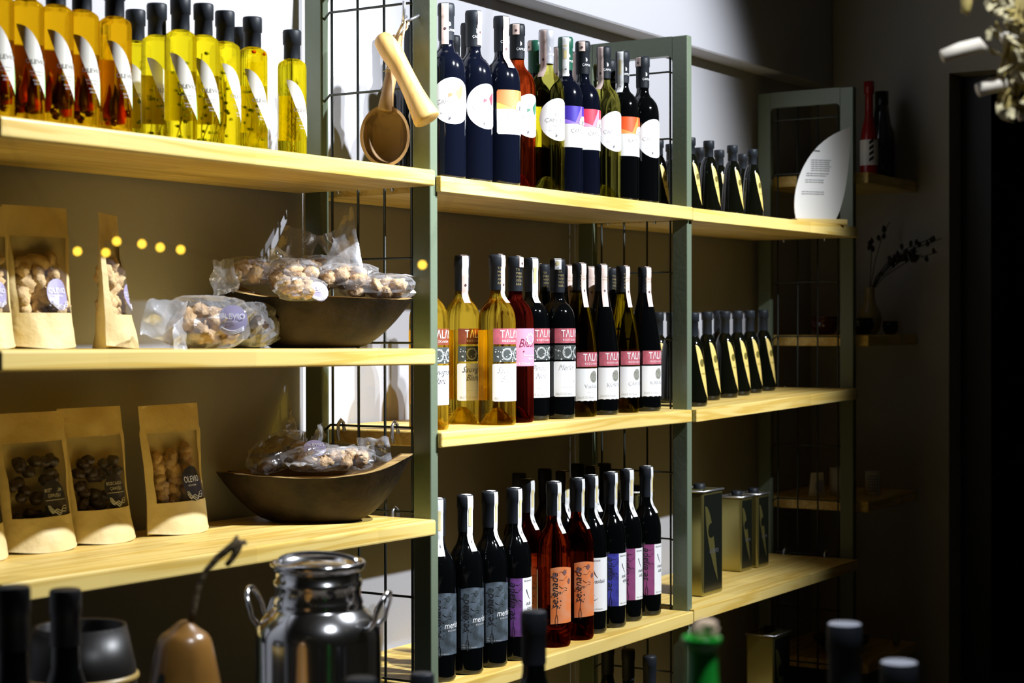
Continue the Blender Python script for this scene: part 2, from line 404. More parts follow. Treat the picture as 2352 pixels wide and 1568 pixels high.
def lab_arch(sh, colour):
    mb = MB(); f = cyl(sh, .0006); g = cyl(sh, .0010); h = cyl(sh, .0014); q = cyl(sh, .0018)
    s0, s1, a, b = -.050, .044, .107, .200
    lo, hi = rounded(s0, s1, a, b, .004); strip(mb, f, s0, s1, lo, hi, 40, LAB)
    c1, c2 = {'orange': ((.88, .22, .07), (.95, .62, .10)), 'violet': ((.055, .03, .42), (.30, .18, .80)), 'rose': ((.68, .04, .08), (.88, .32, .42)), 'red': ((.80, .09, .015), (.92, .30, .07))}[colour]
    m1 = mat('band_'+colour, c1, .4); m2 = mat('band2_'+colour, c2, .4)
    zb = .160; lo, hi = rounded(s0, s1, zb, b, .004)
    strip(mb, g, s0, s1, zb, hi, 40, m2)
    strip(mb, h, s0, -.002, lambda t: .174-.011*min(1, t*1.5)+.034*max(0, t-.66)*3*.99, hi, 20, m1)
    strip(mb, h, .004, .030, lambda t: .176-.006*sin(pi*t)+.016*t, .1995, 12, m1)
    c = .008; r = .0155
    strip(mb, q, c-r, c+r, .1595, lambda t: .163+r*math.sqrt(max(0, 1-(2*t-1)**2)), 16, LAB)
    u = cyl(sh, .0022)
    strip(mb, u, c-.004, c+.001, lambda t: .158+.006*t, lambda t: .164+.006*sin(pi*t), 6, INK); strip(mb, u, c-.006, c-.005, .170, .172, 1, INK)
    put_text(mb, 'ÇAMLIBAĞ', .0125, u, -.028, .141, INKL); put_text(mb, 'Bozcaada 2021', .0048, u, -.018, .130, INKL)
    return mb
def lab_estate(sh, name, yr, tone='pink', relief=True):
    """brick red name band, relief picture band and white text panel"""
    mb = MB(); f = cyl(sh, .0006); g = cyl(sh, .0011); s0, s1 = -.050, .050
    BR = {'pink': mat('band_wine_red', (.46, .10, .13), .5, var=.25, vscale=60), 'brown': mat('band_brown', (.22, .05, .02), .5, var=.2, vscale=60)}[tone]
    top = .203 if relief else .148
    strip(mb, f, s0+.002, s1, top-.033, top, 24, BR)
    put_text(mb, 'TΛLΛY', .0235, g, -.0335, top-.0195, INKW, spacing=1.06, sx=.70)
    put_text(mb, '·BOZCAADA·', .0062, g, -.032, top-.028, INKW, spacing=1.25)
    if relief:
        dk = mat('relief_dark', (.06, .07, .065), .5); lt = mat('relief_light', (.60, .62, .60), .5)
        strip(mb, f, s0+.002, s1, .133, .1655, 24, dk)
        rnd = random.Random(len(name)*7)
        for c in (-.018, .012, .040):       # medallion rings
            for rr, ww in ((.0125, .0016), (.0100, .0007)):
                n = 18
                V = [g(c+rr_*cos(2*pi*k/n), .1492+rr_*1.05*sin(2*pi*k/n)) for k in range(n) for rr_ in (rr-ww, rr)]
                mb.add(V, [(2*k, 2*((k+1) % n), 2*((k+1) % n)+1, 2*k+1) for k in range(n)], lt)
        for k in range(34):
            s = rnd.uniform(s0+.004, s1-.004); z = rnd.uniform(.137, .162); a = rnd.uniform(0, pi); L = rnd.uniform(.003, .0075); w_ = rnd.uniform(.0006, .0018)
            n = 5; V = []
            for i in range(n+1):
                t = i/n-.5; x = s+L*t*cos(a+t*1.5); z_ = z+L*t*sin(a+t*1.5); z_ = min(max(z_, .134), .1648)
                ww = w_*(1-abs(2*t))+.0002
                V += [g(x-ww*sin(a), min(max(z_+ww*cos(a), .134), .165)), g(x+ww*sin(a), min(max(z_-ww*cos(a), .134), .165))]
            mb.add(V, [(2*i, 2*i+1, 2*i+3, 2*i+2) for i in range(n)], lt)
        for c in (-.033, -.003, .027): strip(mb, g, c-.0018, c+.0018, lambda t: .1335-.0006, lambda t: .1335+.0028*sin(pi*t), 6, LAB)
        ptop = .129; pbot = .050
    else: ptop = .111; pbot = .036
    if relief:
        lo, hi = rounded(s0, s1, pbot, ptop, .002); strip(mb, f, s0, s1, lo, hi, 30, LAB)
    else: strip(mb, f, s0, s1, lambda t: pbot+.0014*abs(sin(t*pi*7)), ptop, 56, LAB)
    if relief:
        y = .110
        for ln in name.split('|'):
            put_text(mb, ln, .0185, g, -.040+.008*(name.split('|').index(ln)), y, INKL if tone != 'brown' else INK, shear=.45, sx=.8); y -= .0175
        put_text(mb, yr, .0062, g, -.002, .082, INKL)
        strip(mb, g, -.030, .030, .0713, .0716, 8, INKL)
        put_text(mb, 'Alkol % 12,2 Hacmen', .0078, g, -.045, .0545, INKL, sx=.62)
    else:
        sl = mat('silver_print', (.36, .36, .30), .4, .3, var=.3, vscale=200)
        cc = -.004
        strip(mb, g, cc-.0115, cc+.0115, lambda t: .092-.0135*math.sqrt(max(0, 1-(2*t-1)**2)), lambda t: .092+.0135*math.sqrt(max(0, 1-(2*t-1)**2)), 16, sl)
        put_text(mb, name, .0130, g, -.030, .066, INKL); strip(mb, g, -.024, .030, .0557, .0560, 6, INKL)
        put_text(mb, 'Alkol % 12,5 Hacmen', .0078, g, -.045, .0425, INKL, sx=.62)
    return mb
def lab_blush(sh):
    mb = MB(); f = cyl(sh, .0006); g = cyl(sh, .0011); pk = mat('label_pink', (.72, .30, .42), .5); lp = mat('label_pale_pink', (.85, .55, .62), .5); dk = mat('label_wine_ink', (.20, .01, .05), .5)
    strip(mb, f, -.050, .050, .122, .203, 24, pk)
    for k in range(9):
        a = k*.7; x = -.004+.010*cos(a); z = .180+.010*sin(a)
        strip(mb, g, x-.003, x+.003, lambda t: z-.003*sin(pi*t), lambda t: z+.0045*sin(pi*t), 6, lp)
    put_text(mb, 'Blush', .026, g, -.034, .163, dk, shear=.35, sx=.8)
    strip(mb, g, -.024, -.020, lambda t: .1535-.002*sin(pi*t), lambda t: .1535+.002*sin(pi*t), 6, dk)
    put_text(mb, 'Blanc de Noir 2021', .0058, g, -.022, .143, INKW); put_text(mb, 'Bozcaada', .0055, g, -.010, .136, INKW)
    put_text(mb, 'Alkol % 12,5 Hacmen', .0075, g, -.045, .125, INKW, sx=.62)
    return mb
def blotch(name, c1, c2, c3=None):
    if name in MATS: return MATS[name]
    m = mat(name, c1, .5); n, l = nt(m); p = n['Principled BSDF']
    tc = n.new('ShaderNodeTexCoord'); t = n.new('ShaderNodeTexNoise'); t.inputs['Scale'].default_value = 38; t.inputs['Detail'].default_value = 5
    r = n.new('ShaderNodeValToRGB'); r.color_ramp.elements[0].position = .38; r.color_ramp.elements[1].position = .62
    r.color_ramp.elements[0].color = (*c2, 1); r.color_ramp.elements[1].color = (*c1, 1)
    l.new(tc.outputs['Object'], t.inputs['Vector']); l.new(t.outputs['Fac'], r.inputs['Fac']); l.new(r.outputs['Color'], p.inputs['Base Color'])
    return m
def lab_script(sh, style, word=''):
    """tall art label with upright lettering and a loop of thread"""
    mb = MB(); f = cyl(sh, .0006); g = cyl(sh, .0011); z0, z1 = .052, .176
    M1 = {'grey': blotch('art_grey', (.085, .11, .14), (.03, .04, .045)), 'purple': blotch('art_purple', (.17, .05, .25), (.08, .03, .10)),
          'orange': blotch('art_orange', (.72, .19, .045), (.66, .26, .12)), 'blue': blotch('art_blue', (.055, .055, .42), (.02, .02, .14)),
          'plum': blotch('art_plum', (.30, .06, .19), (.20, .045, .13)), 'white': LAB}[style]
    s0, s1 = -.049, .049; sp = -.004
    dk = mat('art_ink', (.012, .012, .015), .5)
    if style in ('grey', 'orange'):
        strip(mb, f, s0, s1, lambda t: z0+.002*sin(pi*t*1.2), lambda t: z1+.003*sin(2*pi*t), 28, M1)
        for k in range(26):
            rnd = random.Random(k*5+3); s = rnd.uniform(s0+.004, s0+.024); z = rnd.uniform(.085, .125); r = rnd.uniform(.0006, .0013)
            strip(mb, g, s-r, s+r, z-r, z+r, 1, mat('art_dots', (.30, .06, .03) if style == 'orange' else (.03, .04, .05), .5))
        for k, (zc, dz) in enumerate(((.166, .004), (.148, .007), (.135, -.005), (.120, .008))):      # twigs
            path = [g(s0+.020+.020*i/6, zc+dz*i/6+.002*sin(i*1.3+k)) for i in range(7)]; mb.tube(path, .00035, dk, 4)
        for (s, z) in ((s0+.010, .160), (s0+.033, .166), (s0+.047, .146)):
            strip(mb, g, s-.006, s+.006, lambda t: z-.006*sin(pi*t), lambda t: z+.007*sin(pi*t), 8, mat('art_smudge_'+style, (.20, .09, .08) if style == 'orange' else (.035, .05, .055), .5))
    elif style == 'white': strip(mb, f, s0, s1, z0, z1, 28, LAB)
    else:
        strip(mb, f, s0, sp-.018, z0, z1, 12, M1); strip(mb, f, sp-.018, s1, z0, z1, 18, LAB)
        for k, (zc, dz) in enumerate(((.160, .006), (.145, .007), (.132, -.005))):
            path = [g(s0+.010+.014*i/6, zc+dz*i/6+.002*sin(i*1.3+k)) for i in range(7)]; mb.tube(path, .00035, dk, 4)
    if style != 'white':
        x = s0+.0165 if style in ('grey', 'orange') else s0+.010
        put_text(mb, 'selenade', .0235, g, x, .086, dk, shear=.35, rot=pi/2, sx=.98)
        path = [g(x-.003+.0035*sin(2*pi*k/14)*(1-abs(k-7)/14), .066+.012*cos(2*pi*k/14)-.004) for k in range(15)]
        mb.tube([g(x-.002, .090)] + path, .0004, dk, 4)
    if style == 'grey':
        put_text(mb, word or 'merlot', .0185, g, -.026, .107, INKW, shear=.2, sx=.85); put_text(mb, 'BOZCAADA', .005, g, -.018, .1005, INKL)
        put_text(mb, '75 cl', .0045, g, s0+.003, .060, INKL); put_text(mb, 'Alkol 13% Hacmen', .0040, g, s0+.003, .0555, INKL)
    elif style in ('purple', 'blue', 'plum', 'white'):
        q = g; x = sp-.012
        if style == 'white': x = -.040
        put_text(mb, 'SELENADE', .0052, q, x-.003, .168, INK)
        mb.tube([q(x+.004+.010*(i/8)**1.6, .152-.022*i/8) for i in range(9)], [.0011-.0001*i for i in range(9)], mat('art_grey_line', (.25, .26, .30), .5), 4)
        for i, ln in enumerate((word or 'ada|karasi').split('|')): put_text(mb, ln, .0125, q, x+.002+.003*i, .118-.011*i, INK, shear=.3, sx=.9)
        if style == 'white': mb.tube([q(x+.006+.008*cos(a*.5), .085+.006*sin(a*.5)) for a in range(3, 13)], .0005, INK, 4)
        put_text(mb, 'Alkol 13% Hacmen', .0040, q, x-.002, .0565, INK)
    return mb
def lab_leaf(sh, kind):
    R0 = SHAPES[sh]['R']; mb = MB()
    if kind == 'oil':
        f = cyl(sh, .0006); g = cyl(sh, .0011); s0, s1 = -.0335, .0270; z0, z1 = .034, .142
        lo = lambda t: z0+(z1-z0)*(1-t)**1.75; hi = lambda t: z1-(z1-z0)*t**2.3
        te = .80
        strip(mb, f, s0, s0+(s1-s0)*te, lambda t: lo(t*te), lambda t: hi(t*te), 24, LABC)
        gr = mat('label_green', (.42, .75, .22), .5)
        strip(mb, f, s0+(s1-s0)*te, s1, lambda t: lo(te+t*(1-te)), lambda t: hi(te+t*(1-te)), 8, gr)
        put_text(mb, 'OLEVIO', .0098, g, s0+.0135, .0845, mat('olive_ink', (.20, .19, .17), .5)); strip(mb, g, s0+.0385, s0+.0395, lambda t: .0925, lambda t: .0955+.002*t, 2, INK)
        for i, (ln, x) in enumerate((('EARLY HARVEST', .019), ('COLD PRESS', .0205), ('OLIVE OIL', .024), ('250 ml', .026))):
            put_text(mb, ln, .0036, g, s0+x, .0715-.0050*i-(.003 if i > 1 else 0), INKL if i > 1 else mat('olive_ink', (.20, .19, .17), .5))
        strip(mb, g, s0+.0355, s0+.037, .0455, .047, 1, INK)
    else:
        f = cyl(sh, .0007, 1); g = cyl(sh, .0012, 1); k = R0/.037; H = SHAPES[sh]['H']/.242
        s0, s1 = -.024*k, .026*k; z0, z1 = .018*H, .158*H
        lo = lambda t: z0+(z1-z0)*(1-t)**2.1; hi = lambda t: z1-(z1-z0)*t**2.6
        strip(mb, f, s0, s1, lo, hi, 20, GOLD, 10)
        c = -.001*k; zc = .112*H; r = .0085*k
        strip(mb, g, c-r, c+r, lambda t: zc-r*1.2*math.sqrt(max(0, 1-(2*t-1)**2)), lambda t: zc+r*1.2*math.sqrt(max(0, 1-(2*t-1)**2)), 12, mat('emblem_olive', (.16, .13, .02), .5), 3)
        put_text(mb, 'OLEVIO', .0058*k, g, c-.005*k, .082*H, mat('emblem_olive', (.16, .13, .02), .5))
    return mb
LABELS.update(circle=lab_circle, arch=lab_arch, estate=lab_estate, blush=lab_blush, script=lab_script, leaf=lab_leaf)
# ================================================================ the room
WY, WX = .34, 2.70
Z0 = -EYE; ZC = 1.95
def wall(name, mb): o = mb.build(name); o['kind'] = 'structure'; return o
wall('wall_back', MB().box((-4.2, WY, Z0), (WX+.15, WY+.12, ZC), WALL))
wall('trim_1', MB().box((-4.2, .259, .794), (WX, WY, ZC), WALL)).modifiers.new('b', 'BEVEL').width = .004
DY0, DY1, DZ = -1.35, -.137, .815        # dark doorway in the side wall
mb = MB(); mb.box((WX, DY1, Z0), (WX+.12, WY, ZC), WALLR); mb.box((WX, -4.0, DZ), (WX+.12, DY1, ZC), WALLR); mb.box((WX, -4.0, Z0), (WX+.12, DY0, DZ), WALLR)
wall('wall_right', mb)
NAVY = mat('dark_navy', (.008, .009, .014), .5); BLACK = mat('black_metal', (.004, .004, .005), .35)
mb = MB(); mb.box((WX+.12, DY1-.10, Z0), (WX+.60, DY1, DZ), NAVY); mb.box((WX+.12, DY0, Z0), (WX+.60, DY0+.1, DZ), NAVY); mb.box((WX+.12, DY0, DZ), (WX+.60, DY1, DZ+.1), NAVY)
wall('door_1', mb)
wall('floor', MB().box((-4.2, -4.0, Z0-.1), (WX+.9, WY, Z0), mat('floor_dark', (.05, .042, .035), .5, bump=.1, bscale=20)))
wall('ceiling', MB().box((-4.2, -4.0, ZC), (WX+.9, WY+.12, ZC+.1), mat('ceiling_paint', (.16, .15, .13), .9)))
# black rack beyond the doorway
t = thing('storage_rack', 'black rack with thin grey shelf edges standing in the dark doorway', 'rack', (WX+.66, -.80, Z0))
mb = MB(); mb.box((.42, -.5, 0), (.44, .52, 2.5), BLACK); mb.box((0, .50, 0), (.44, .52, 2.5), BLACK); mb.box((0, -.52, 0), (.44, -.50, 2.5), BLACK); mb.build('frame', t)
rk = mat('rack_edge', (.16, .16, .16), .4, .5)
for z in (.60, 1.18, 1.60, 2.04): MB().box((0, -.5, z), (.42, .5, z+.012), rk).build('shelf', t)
# ---------------------------------------------------------------- steel frames with wire mesh
P = 1.12; PW, PD, FY = .025, .043, .2715; FT = .7275
def frame(k, label):
    t = thing('rack_upright', label, 'shelf frame', (P*k, 0, Z0), 0, 'painted steel frames between the shelf bays')
    H = FT-Z0
    for y in (0, FY):
        MB().box((-PW, y, 0), (0, y+PD, H), GREEN).build('post', t, bevel=.0025)
    def bar(z0, z1):
        mb = MB(); y0, y1 = PD, FY; r = .014; n = 5
        V = [(y0, z1), (y1, z1)]
        if z0 < z1-.03:
            V += [(y1, z0-r)] + [(y1-r+r*cos(a), z0-r+r*sin(a)) for a in [pi/2*i/n for i in range(1, n+1)]]
            V += [(y0+r-r*sin(a), z0-r+r*cos(a)) for a in [pi/2*i/n for i in range(n+1)]]
        m = len(V); A = [(-PW, y, z) for y, z in V] + [(0, y, z) for y, z in V]
        mb.add(A, [tuple(range(m-1, -1, -1)), tuple(range(m, 2*m))] + [(i, (i+1) % m, m+(i+1) % m, m+i) for i in range(m)], GREEN)
        return mb
    bar(H-.048, H).build('crossbar', t)
    MB().box((-PW, PD, .06), (0, FY, .10), GREEN).build('crossbar', t)
    mb = MB()
    for y in (.252, .186, .120, .0535):
        mb.tube([(-.0135, y, .1), (-.0135, y, H-.045)], .0028, WIRE, 8)
        n = 150
        mb.tube([(-.0135+.0018*cos(i*2.1), y+.0018*sin(i*2.1), .1+(H-.15)*i/600) for i in range(601)], .0014, WIRE, 4)
    z = .640-Z0
    while z > .15:
        mb.tube([(-.0125, PD-.002, z-.004), (-.0195, PD+.012, z), (-.0195, FY-.018, z), (-.0125, FY+.002, z-.012)], .0026, WIRE, 6)
        z -= .1678
    mb.build('wire_mesh', t)
    for zs in ((.30, -.037, -.37) if k == 0 else (.29, -.2, -.70)):
        for y in (.09, .225):
            if k == 0 and zs == -.037: zs = -.20
            x = -.022; z = zs-Z0
            MB().tube([(x+.012, y, z-.012), (x+.008, y, z+.006), (x, y, z+.012), (x-.008, y, z+.004), (x-.009, y, z-.018), (x-.006, y, z-.030)], .0036, HOOK, 8).build('hook', t)
    return t
frame(-1, 'green steel frame just outside the left edge of the photo')
frame(0, 'nearest green steel frame, the one with the wooden ladle hanging on it')
frame(1, 'middle green steel frame right of the wine bottles, its whole top corner in view')
frame(2, 'farthest green steel frame, in shade behind the white leaf sign')
# ---------------------------------------------------------------- shelf boards
TH = .0315
BOARD = {}
def board(key, k, z, tilt, lipL, lipR, label):
    x0, x1 = P*(k-1)+.0015, P*k-PW-.0015; yf, yb = -.014, .332
    def zz(x): return z + tilt*((x-P*(k-1))/P-.5)
    BOARD[key] = zz
    a, b = x0-lipL, x1+lipR
    out = [(a, yf), (b, yf)]
    if lipR > .001: out += [(b, -.0012), (x1, -.0012)]
    out += [(x1, yb), (x0, yb)]
    if lipL > .001: out += [(x0, -.0012), (a, -.0012)]
    m = len(out); V = [(x, y, zz(x)-TH) for x, y in out] + [(x, y, zz(x)) for x, y in out]
    o = MB().add(V, [tuple(range(m-1, -1, -1)), tuple(range(m, 2*m))] + [(i, (i+1) % m, m+(i+1) % m, m+i) for i in range(m)], PINE).build('shelf_board', bevel=.005)
    tag(o, label, 'shelf', 'pine boards of the three wide bays')
board('A1', 0, .3054, .0027, 0, 0, 'pine shelf board on the left under the infused oil bottles')
board('B1', 0, -.0371, -.011, 0, 0, 'pine shelf board seen edge-on under the upper wooden bowl')
board('C1', 0, -.3719, -.0095, 0, 0, 'pine shelf board on the left under the lower wooden bowl')
board('A2', 1, .2972, .0005, .010, .0045, 'pine shelf board under the top row of wine bottles')
board('B2', 1, -.2070, -.0008, .008, 0, 'pine shelf board under the middle row of wine bottles')
board('C2', 1, -.7114, -.0002, .012, .006, 'pine shelf board under the wine bottles with tall art labels')
board('A3', 2, .2981, .0043, .021, .004, 'pine shelf board that carries the white leaf sign')
board('B3', 2, -.1983, .0196, .004, .003, 'pine shelf board under the larger dark conical oil bottles')
board('C3', 2, -.7075, -.0008, .018, .003, 'pine shelf board under the olive oil tins')
board('D2', 1, -1.17, 0, 0, 0, 'lowest pine shelf board of the middle bay')
board('D3', 2, -1.17, 0, 0, 0, 'lowest pine shelf board of the right bay')
# corner shelves on the side wall
CORNER = (.470, -.027, -.535, -1.03)
for z, lb in zip(CORNER, ('topmost corner shelf on the dark side wall, behind the white leaf sign', 'second corner shelf on the dark side wall, holding a pale vase',
                          'third corner shelf on the dark side wall, holding small mugs', 'lowest corner shelf on the dark side wall, behind the foreground black bottle cap')):
    o = MB().box((2.262, -.030, z-.034), (WX-.001, .338, z), PINE).build('corner_shelf', bevel=.004); tag(o, lb, 'shelf', 'small pine shelves in the corner')
# ================================================================ top left: infused oils
OILY = clear_mat('yellow_oil', (.92, .84, .10), .45, 1.33)
OILR = clear_mat('amber_oil', (.90, .66, .07), .45, 1.33)
CHILI = mat('chili', (.50, .02, .01), .25); HERB = mat('herb', (.17, .20, .03), .6); TWIG = mat('twig', (.28, .16, .04), .6); DCH = mat('dark_chili', (.05, .008, .01), .3)
def sprigs(kind, seed, parent):
    rnd = random.Random(seed); mb = MB()
    if kind == 'rosemary':
        for k in range(3):
            x, y = rnd.uniform(-.010, .010), rnd.uniform(-.010, .010); L = rnd.uniform(.09, .14); dx = rnd.uniform(-.006, .006)
            pts = [(x+dx*i/8, y, .008+L*i/8) for i in range(9)]; mb.tube(pts, .0009, TWIG, 5)
            for i in range(30):
                t = rnd.random(); a = rnd.uniform(0, 2*pi); p = Vector((x+dx*t, y, .008+L*t)); q = p+Vector((cos(a)*.006, sin(a)*.006, .009)); q.x = max(-.021, min(.021, q.x)); q.y = max(-.021, min(.021, q.y)); mb.tube([p, q], [.0006, .0003], HERB, 4)
        nm = 'herb_sprigs'
    elif kind == 'thyme':
        for k in range(3):
            x, y = rnd.uniform(-.012, .012), rnd.uniform(-.010, .010); L = rnd.uniform(.08, .15); dx = rnd.uniform(-.008, .008)
            pts = [(x+dx*sin(i*.6), y+.003*cos(i*.9), .008+L*i/8) for i in range(9)]; mb.tube(pts, .0009, mat('pale_stem', (.55, .50, .12), .6), 5)
            for i in range(9):
                p = pts[rnd.randrange(9)]; mb.blob((p[0]+rnd.uniform(-.007, .007), p[1]+rnd.uniform(-.006, .006), p[2]), (.0035, .0022, .0028), HERB, i, .3, 2, rnd.uniform(0, 3), 6)
        nm = 'herb_sprigs'
    else:
        for k in range(7):
            a = k*.95+rnd.random(); x, y = .013*cos(a), .013*sin(a); z = .012+rnd.random()*.02
            pts = [(x*(1-.25*i/6), y*(1-.25*i/6)+.002*sin(i), z+.055*i/6) for i in range(7)]
            mb.tube(pts, [.0045, .0062, .006, .005, .0038, .0022, .0006], CHILI if k % 2 else DCH, 8)
        for k in range(5): mb.blob((rnd.uniform(-.014, .014), rnd.uniform(-.014, .014), .016+.012*k*.4), (.006, .005, .006), DCH, k, .3, 2, 0, 8)
        nm = 'chilies'
    mb.build(nm, parent)
def face(P, off=0):  # rotation of a bottle so that its label sits as in the photo
    return off
oil_specs = [  # centre u, Y, kind, rotation, label
 (-9, .030, 'chili', -4, 'chili oil bottle cut by the left edge of the photo'),
 (61, .030, 'chili', -2, 'second chili oil bottle from the left on the upper left shelf'),
 (129, .030, 'chili', 2, 'middle one of the five chili oil bottles on the upper left shelf'),
 (189, .030, 'chili', -2, 'fourth chili oil bottle from the left, next to the last chili one'),
 (264, .030, 'chili', 2, 'last chili oil bottle, bright red pepper showing under its leaf label'),
 (312, .170, 'thyme', -8, 'herb oil bottle standing in the back row behind the last chili oil bottle'),
 (361, .098, 'thyme', -12, 'herb oil bottle partly hidden, left of the tallest-looking capped yellow one'),
 (415, .030, 'thyme', -14, 'herb oil bottle with the highest black cap of the yellow herb oils'),
 (468, .034, 'thyme', -12, 'herb oil bottle with leafy sprigs, directly right of the highest-capped one'),
 (517, .050, 'thyme', 14, 'herb oil bottle whose leaf label shows its broad green edge'),
 (580, .050, 'thyme', -8, 'herb oil bottle with red peppercorns floating at its shoulder'),
 (671, .080, 'rosemary', -2, 'rosemary oil bottle standing alone beside the green post'),
 (552, .140, 'thyme', 0, 'oil bottle in the back row showing only a sliver of black cap')]
for i, (u, y, kind, rt, lb) in enumerate(oil_specs):
    p = onY(u, 200, y); g = OILR if kind == 'chili' else OILY
    t = bottle('oil', g, 'oil_bottle', lb, 'infused oils on the upper left shelf', (p.x, p.y, BOARD['A1'](p.x)+.0004), R_(rt), lab=('leaf', 'oil'), back=(.036, .118))
    sprigs(kind, i+3, t)
    if 'peppercorns' in lb:
        MB().blob((-.010, -.015, .172), (.005, .003, .003), CHILI, 1, .2, 2, 0, 8).blob((.010, -.017, .170), (.004, .003, .003), CHILI, 2, .2, 2, 0, 8).build('peppercorns', t)
# ================================================================ wine bottles
WHITE_W = clear_mat('white_wine', (.94, .76, .20), .35, 1.34)
WHITE_P = clear_mat('pale_wine', (.98, .95, .40), .75, 1.34)
ROSE_W = clear_mat('rose_wine', (.80, .26, .10), .35, 1.34)
ROSE_B = clear_mat('blush_wine', (.50, .13, .09), .35, 1.34)
ROSE_D = clear_mat('deep_rose_wine', (.50, .13, .03), .35, 1.34)
AMBER = clear_mat('olive_glass', (.62, .50, .06), .30, 1.34)
GCAP = mat('capsule_green', (.015, .10, .06), .35); SCAP = mat('capsule_silver', (.62, .63, .68), .3, .4)
PHI = -.62     # azimuth (from the front) of the tax strips that run down the necks
topw = [  # u, glass, cap, label, tax (azimuth, paper, length), description
 (1025, NAVYG, CAPS, ('circle', 'orange', -.012), (-1.10, PINK, .082), 'dark wine bottle next to the nearest green post, round white label and pink seal'),
 (1087.6, NAVYG, CAPS, ('circle', 'red', .004), (-.02, PINK, .07), 'dark wine bottle with round white label, second in the top row'),
 (1152, NAVYG, CAPS, ('arch', 'orange'), (-.35, PINK, .110), 'dark wine bottle with orange and yellow label band on the top row'),
 (1188, ROSE_W, CAPS, ('circle', 'green', .004), (-1.15, PINK, .022), 'rosé wine bottle with round white label on the top row'),
 (1255, WHITE_P, SCAP, ('circle', 'none', .002), (-1.45, PINK, .105), 'pale white wine bottle with silver capsule on the top row'),
 (1299, NAVYG, GCAP, ('arch', 'violet'), (-1.0, TAXB, .088), 'dark wine bottle with green capsule and violet label band'),
 (1338.5, NAVYG, CAPS, ('arch', 'rose'), (-1.15, PINK, .022), 'dark wine bottle with crimson and pink label band'),
 (1387, WHITE_P, CAPS, ('circle', 'none', .002), (-1.55, PINK, .100), 'pale white wine bottle with black capsule on the top row'),
 (1429.5, DARKG, CAPS, ('arch', 'red'), (-1.35, TAXB, .098), 'dark wine bottle with bright red-orange label band near the middle frame'),
 (1476, DARKG, CAPS, ('circle', 'none', .002), (-1.75, PINK, .022), 'last dark wine bottle of the top row, round label, beside the middle frame')]
for i, (u, g, cp, lb, tx, ds) in enumerate(topw):
    p = onY(u, 200, {1152: .036, 1188: .060, 1255: .044, 1299: .059, 1338.5: .056, 1387: .052}.get(u, .050))
    bottle('bordeaux', g, 'wine_bottle', ds, 'front row of wine on the top shelf', (p.x, p.y, BOARD['A2'](p.x)+.0004), 0, cap=cp, lab=lb, back=(.105, .195) if g in (WHITE_P, ROSE_W) else None, tax=tx, capprint='horse')
for u, cp, tx, ds in ((945, CAPS, None, 'dark wine bottle behind the hanging ladle, seen through the mesh'), (1076, CAPS, (-.2, PINK, .022), 'dark wine bottle neck peeping out left of the second front bottle'),
                      (1229, GCAP, (-2.2, PINK, .022), 'wine bottle with green capsule in the back of the top row'), (1287, CAPS, (-1.9, PINK, .10), 'dark wine bottle behind the pale one with silver capsule'),
                      (1330, CAPS, (-2.1, PINK, .11), 'wine bottle in back between the green-capped and crimson-banded ones'), (1399, CAPS, None, 'dark wine bottle behind the pale one with black capsule')):
    p = onZ(u, {945: 22, 1076: 48, 1229: 90, 1287: 104, 1330: 117, 1399: 138}[u], .657); y = max(.142, min(.2, p.y)); p = onY(u, 100, y if u != 945 else .262)
    bottle('bordeaux', NAVYG, 'wine_bottle', ds, 'back row of wine on the top shelf', (p.x, p.y, BOARD['A2'](p.x)+.0004), .3, cap=cp, lab=('circle', 'none', .002), tax=tx, capprint='horse')
for x, y, ds in ((.44, .262, 'dark wine bottle against the wall in the left part of the top row'),):
    bottle('bordeaux', NAVYG, 'wine_bottle', ds, 'back row of wine on the top shelf', (x, y, BOARD['A2'](x)+.0004), .2, lab=('circle', 'none', .002), capprint='horse')
mid = [
 (985, .060, 'bordeaux', WHITE_W, ('estate', 'Sauvignon|Blanc', '2021', 'brown'), (-.9, PINK, .09), 'white wine bottle half hidden behind the nearest green post'),
 (1062, .130, 'bordeaux', WHITE_W, ('estate', 'Sauvignon|Blanc', '2021', 'brown'), (-.55, PINK, .100), 'white wine bottle with brown label band in the middle row'),
 (1142, .042, 'bordeaux', WHITE_W, ('estate', 'Sauvignon|Blanc', '2021', 'pink'), (-.02, PINK, .100), 'white wine bottle with red band, picture band and cream text, fully in view'),
 (1184, .060, 'bordeaux', ROSE_B, ('blush',), (-.05, PINK, .022), 'rosé wine bottle with all-pink label'),
 (1221, .078, 'bordeaux', DARKG, ('estate', 'Pinot|Noir', '2020', 'pink'), (-.45, TAXB, .098), 'dark wine bottle with picture band, directly right of the pink-labelled one'),
 (1281, .062, 'bordeaux', DARKG, ('estate', 'Merlot', '2019', 'pink'), (-.95, TAXB, .022), 'tallest-looking dark wine bottle in the middle of the middle row'),
 (1331, .063, 'burgundy', AMBER, ('estate', 'Vasilaki', '', 'pink', False), (-.30, PINK, .100), 'olive-glass white wine bottle, sloping shoulders, left of two such'),
 (1382, .066, 'burgundy', DARKG, ('estate', 'KUNTRA', '', 'pink', False), (-.60, PINK, .098), 'dark sloping-shouldered bottle between the two olive-glass ones'),
 (1431, .070, 'burgundy', AMBER, ('estate', 'ÇAVUŞ', '', 'pink', False), (-.20, PINK, .098), 'olive-glass white wine bottle, sloping shoulders, right of two such'),
 (1481, .062, 'burgundy', DARKG, ('estate', 'KARALAHNA', '', 'pink', False), (-.35, PINK, .096), 'last dark sloping-shouldered bottle of the middle row, beside the frame')]
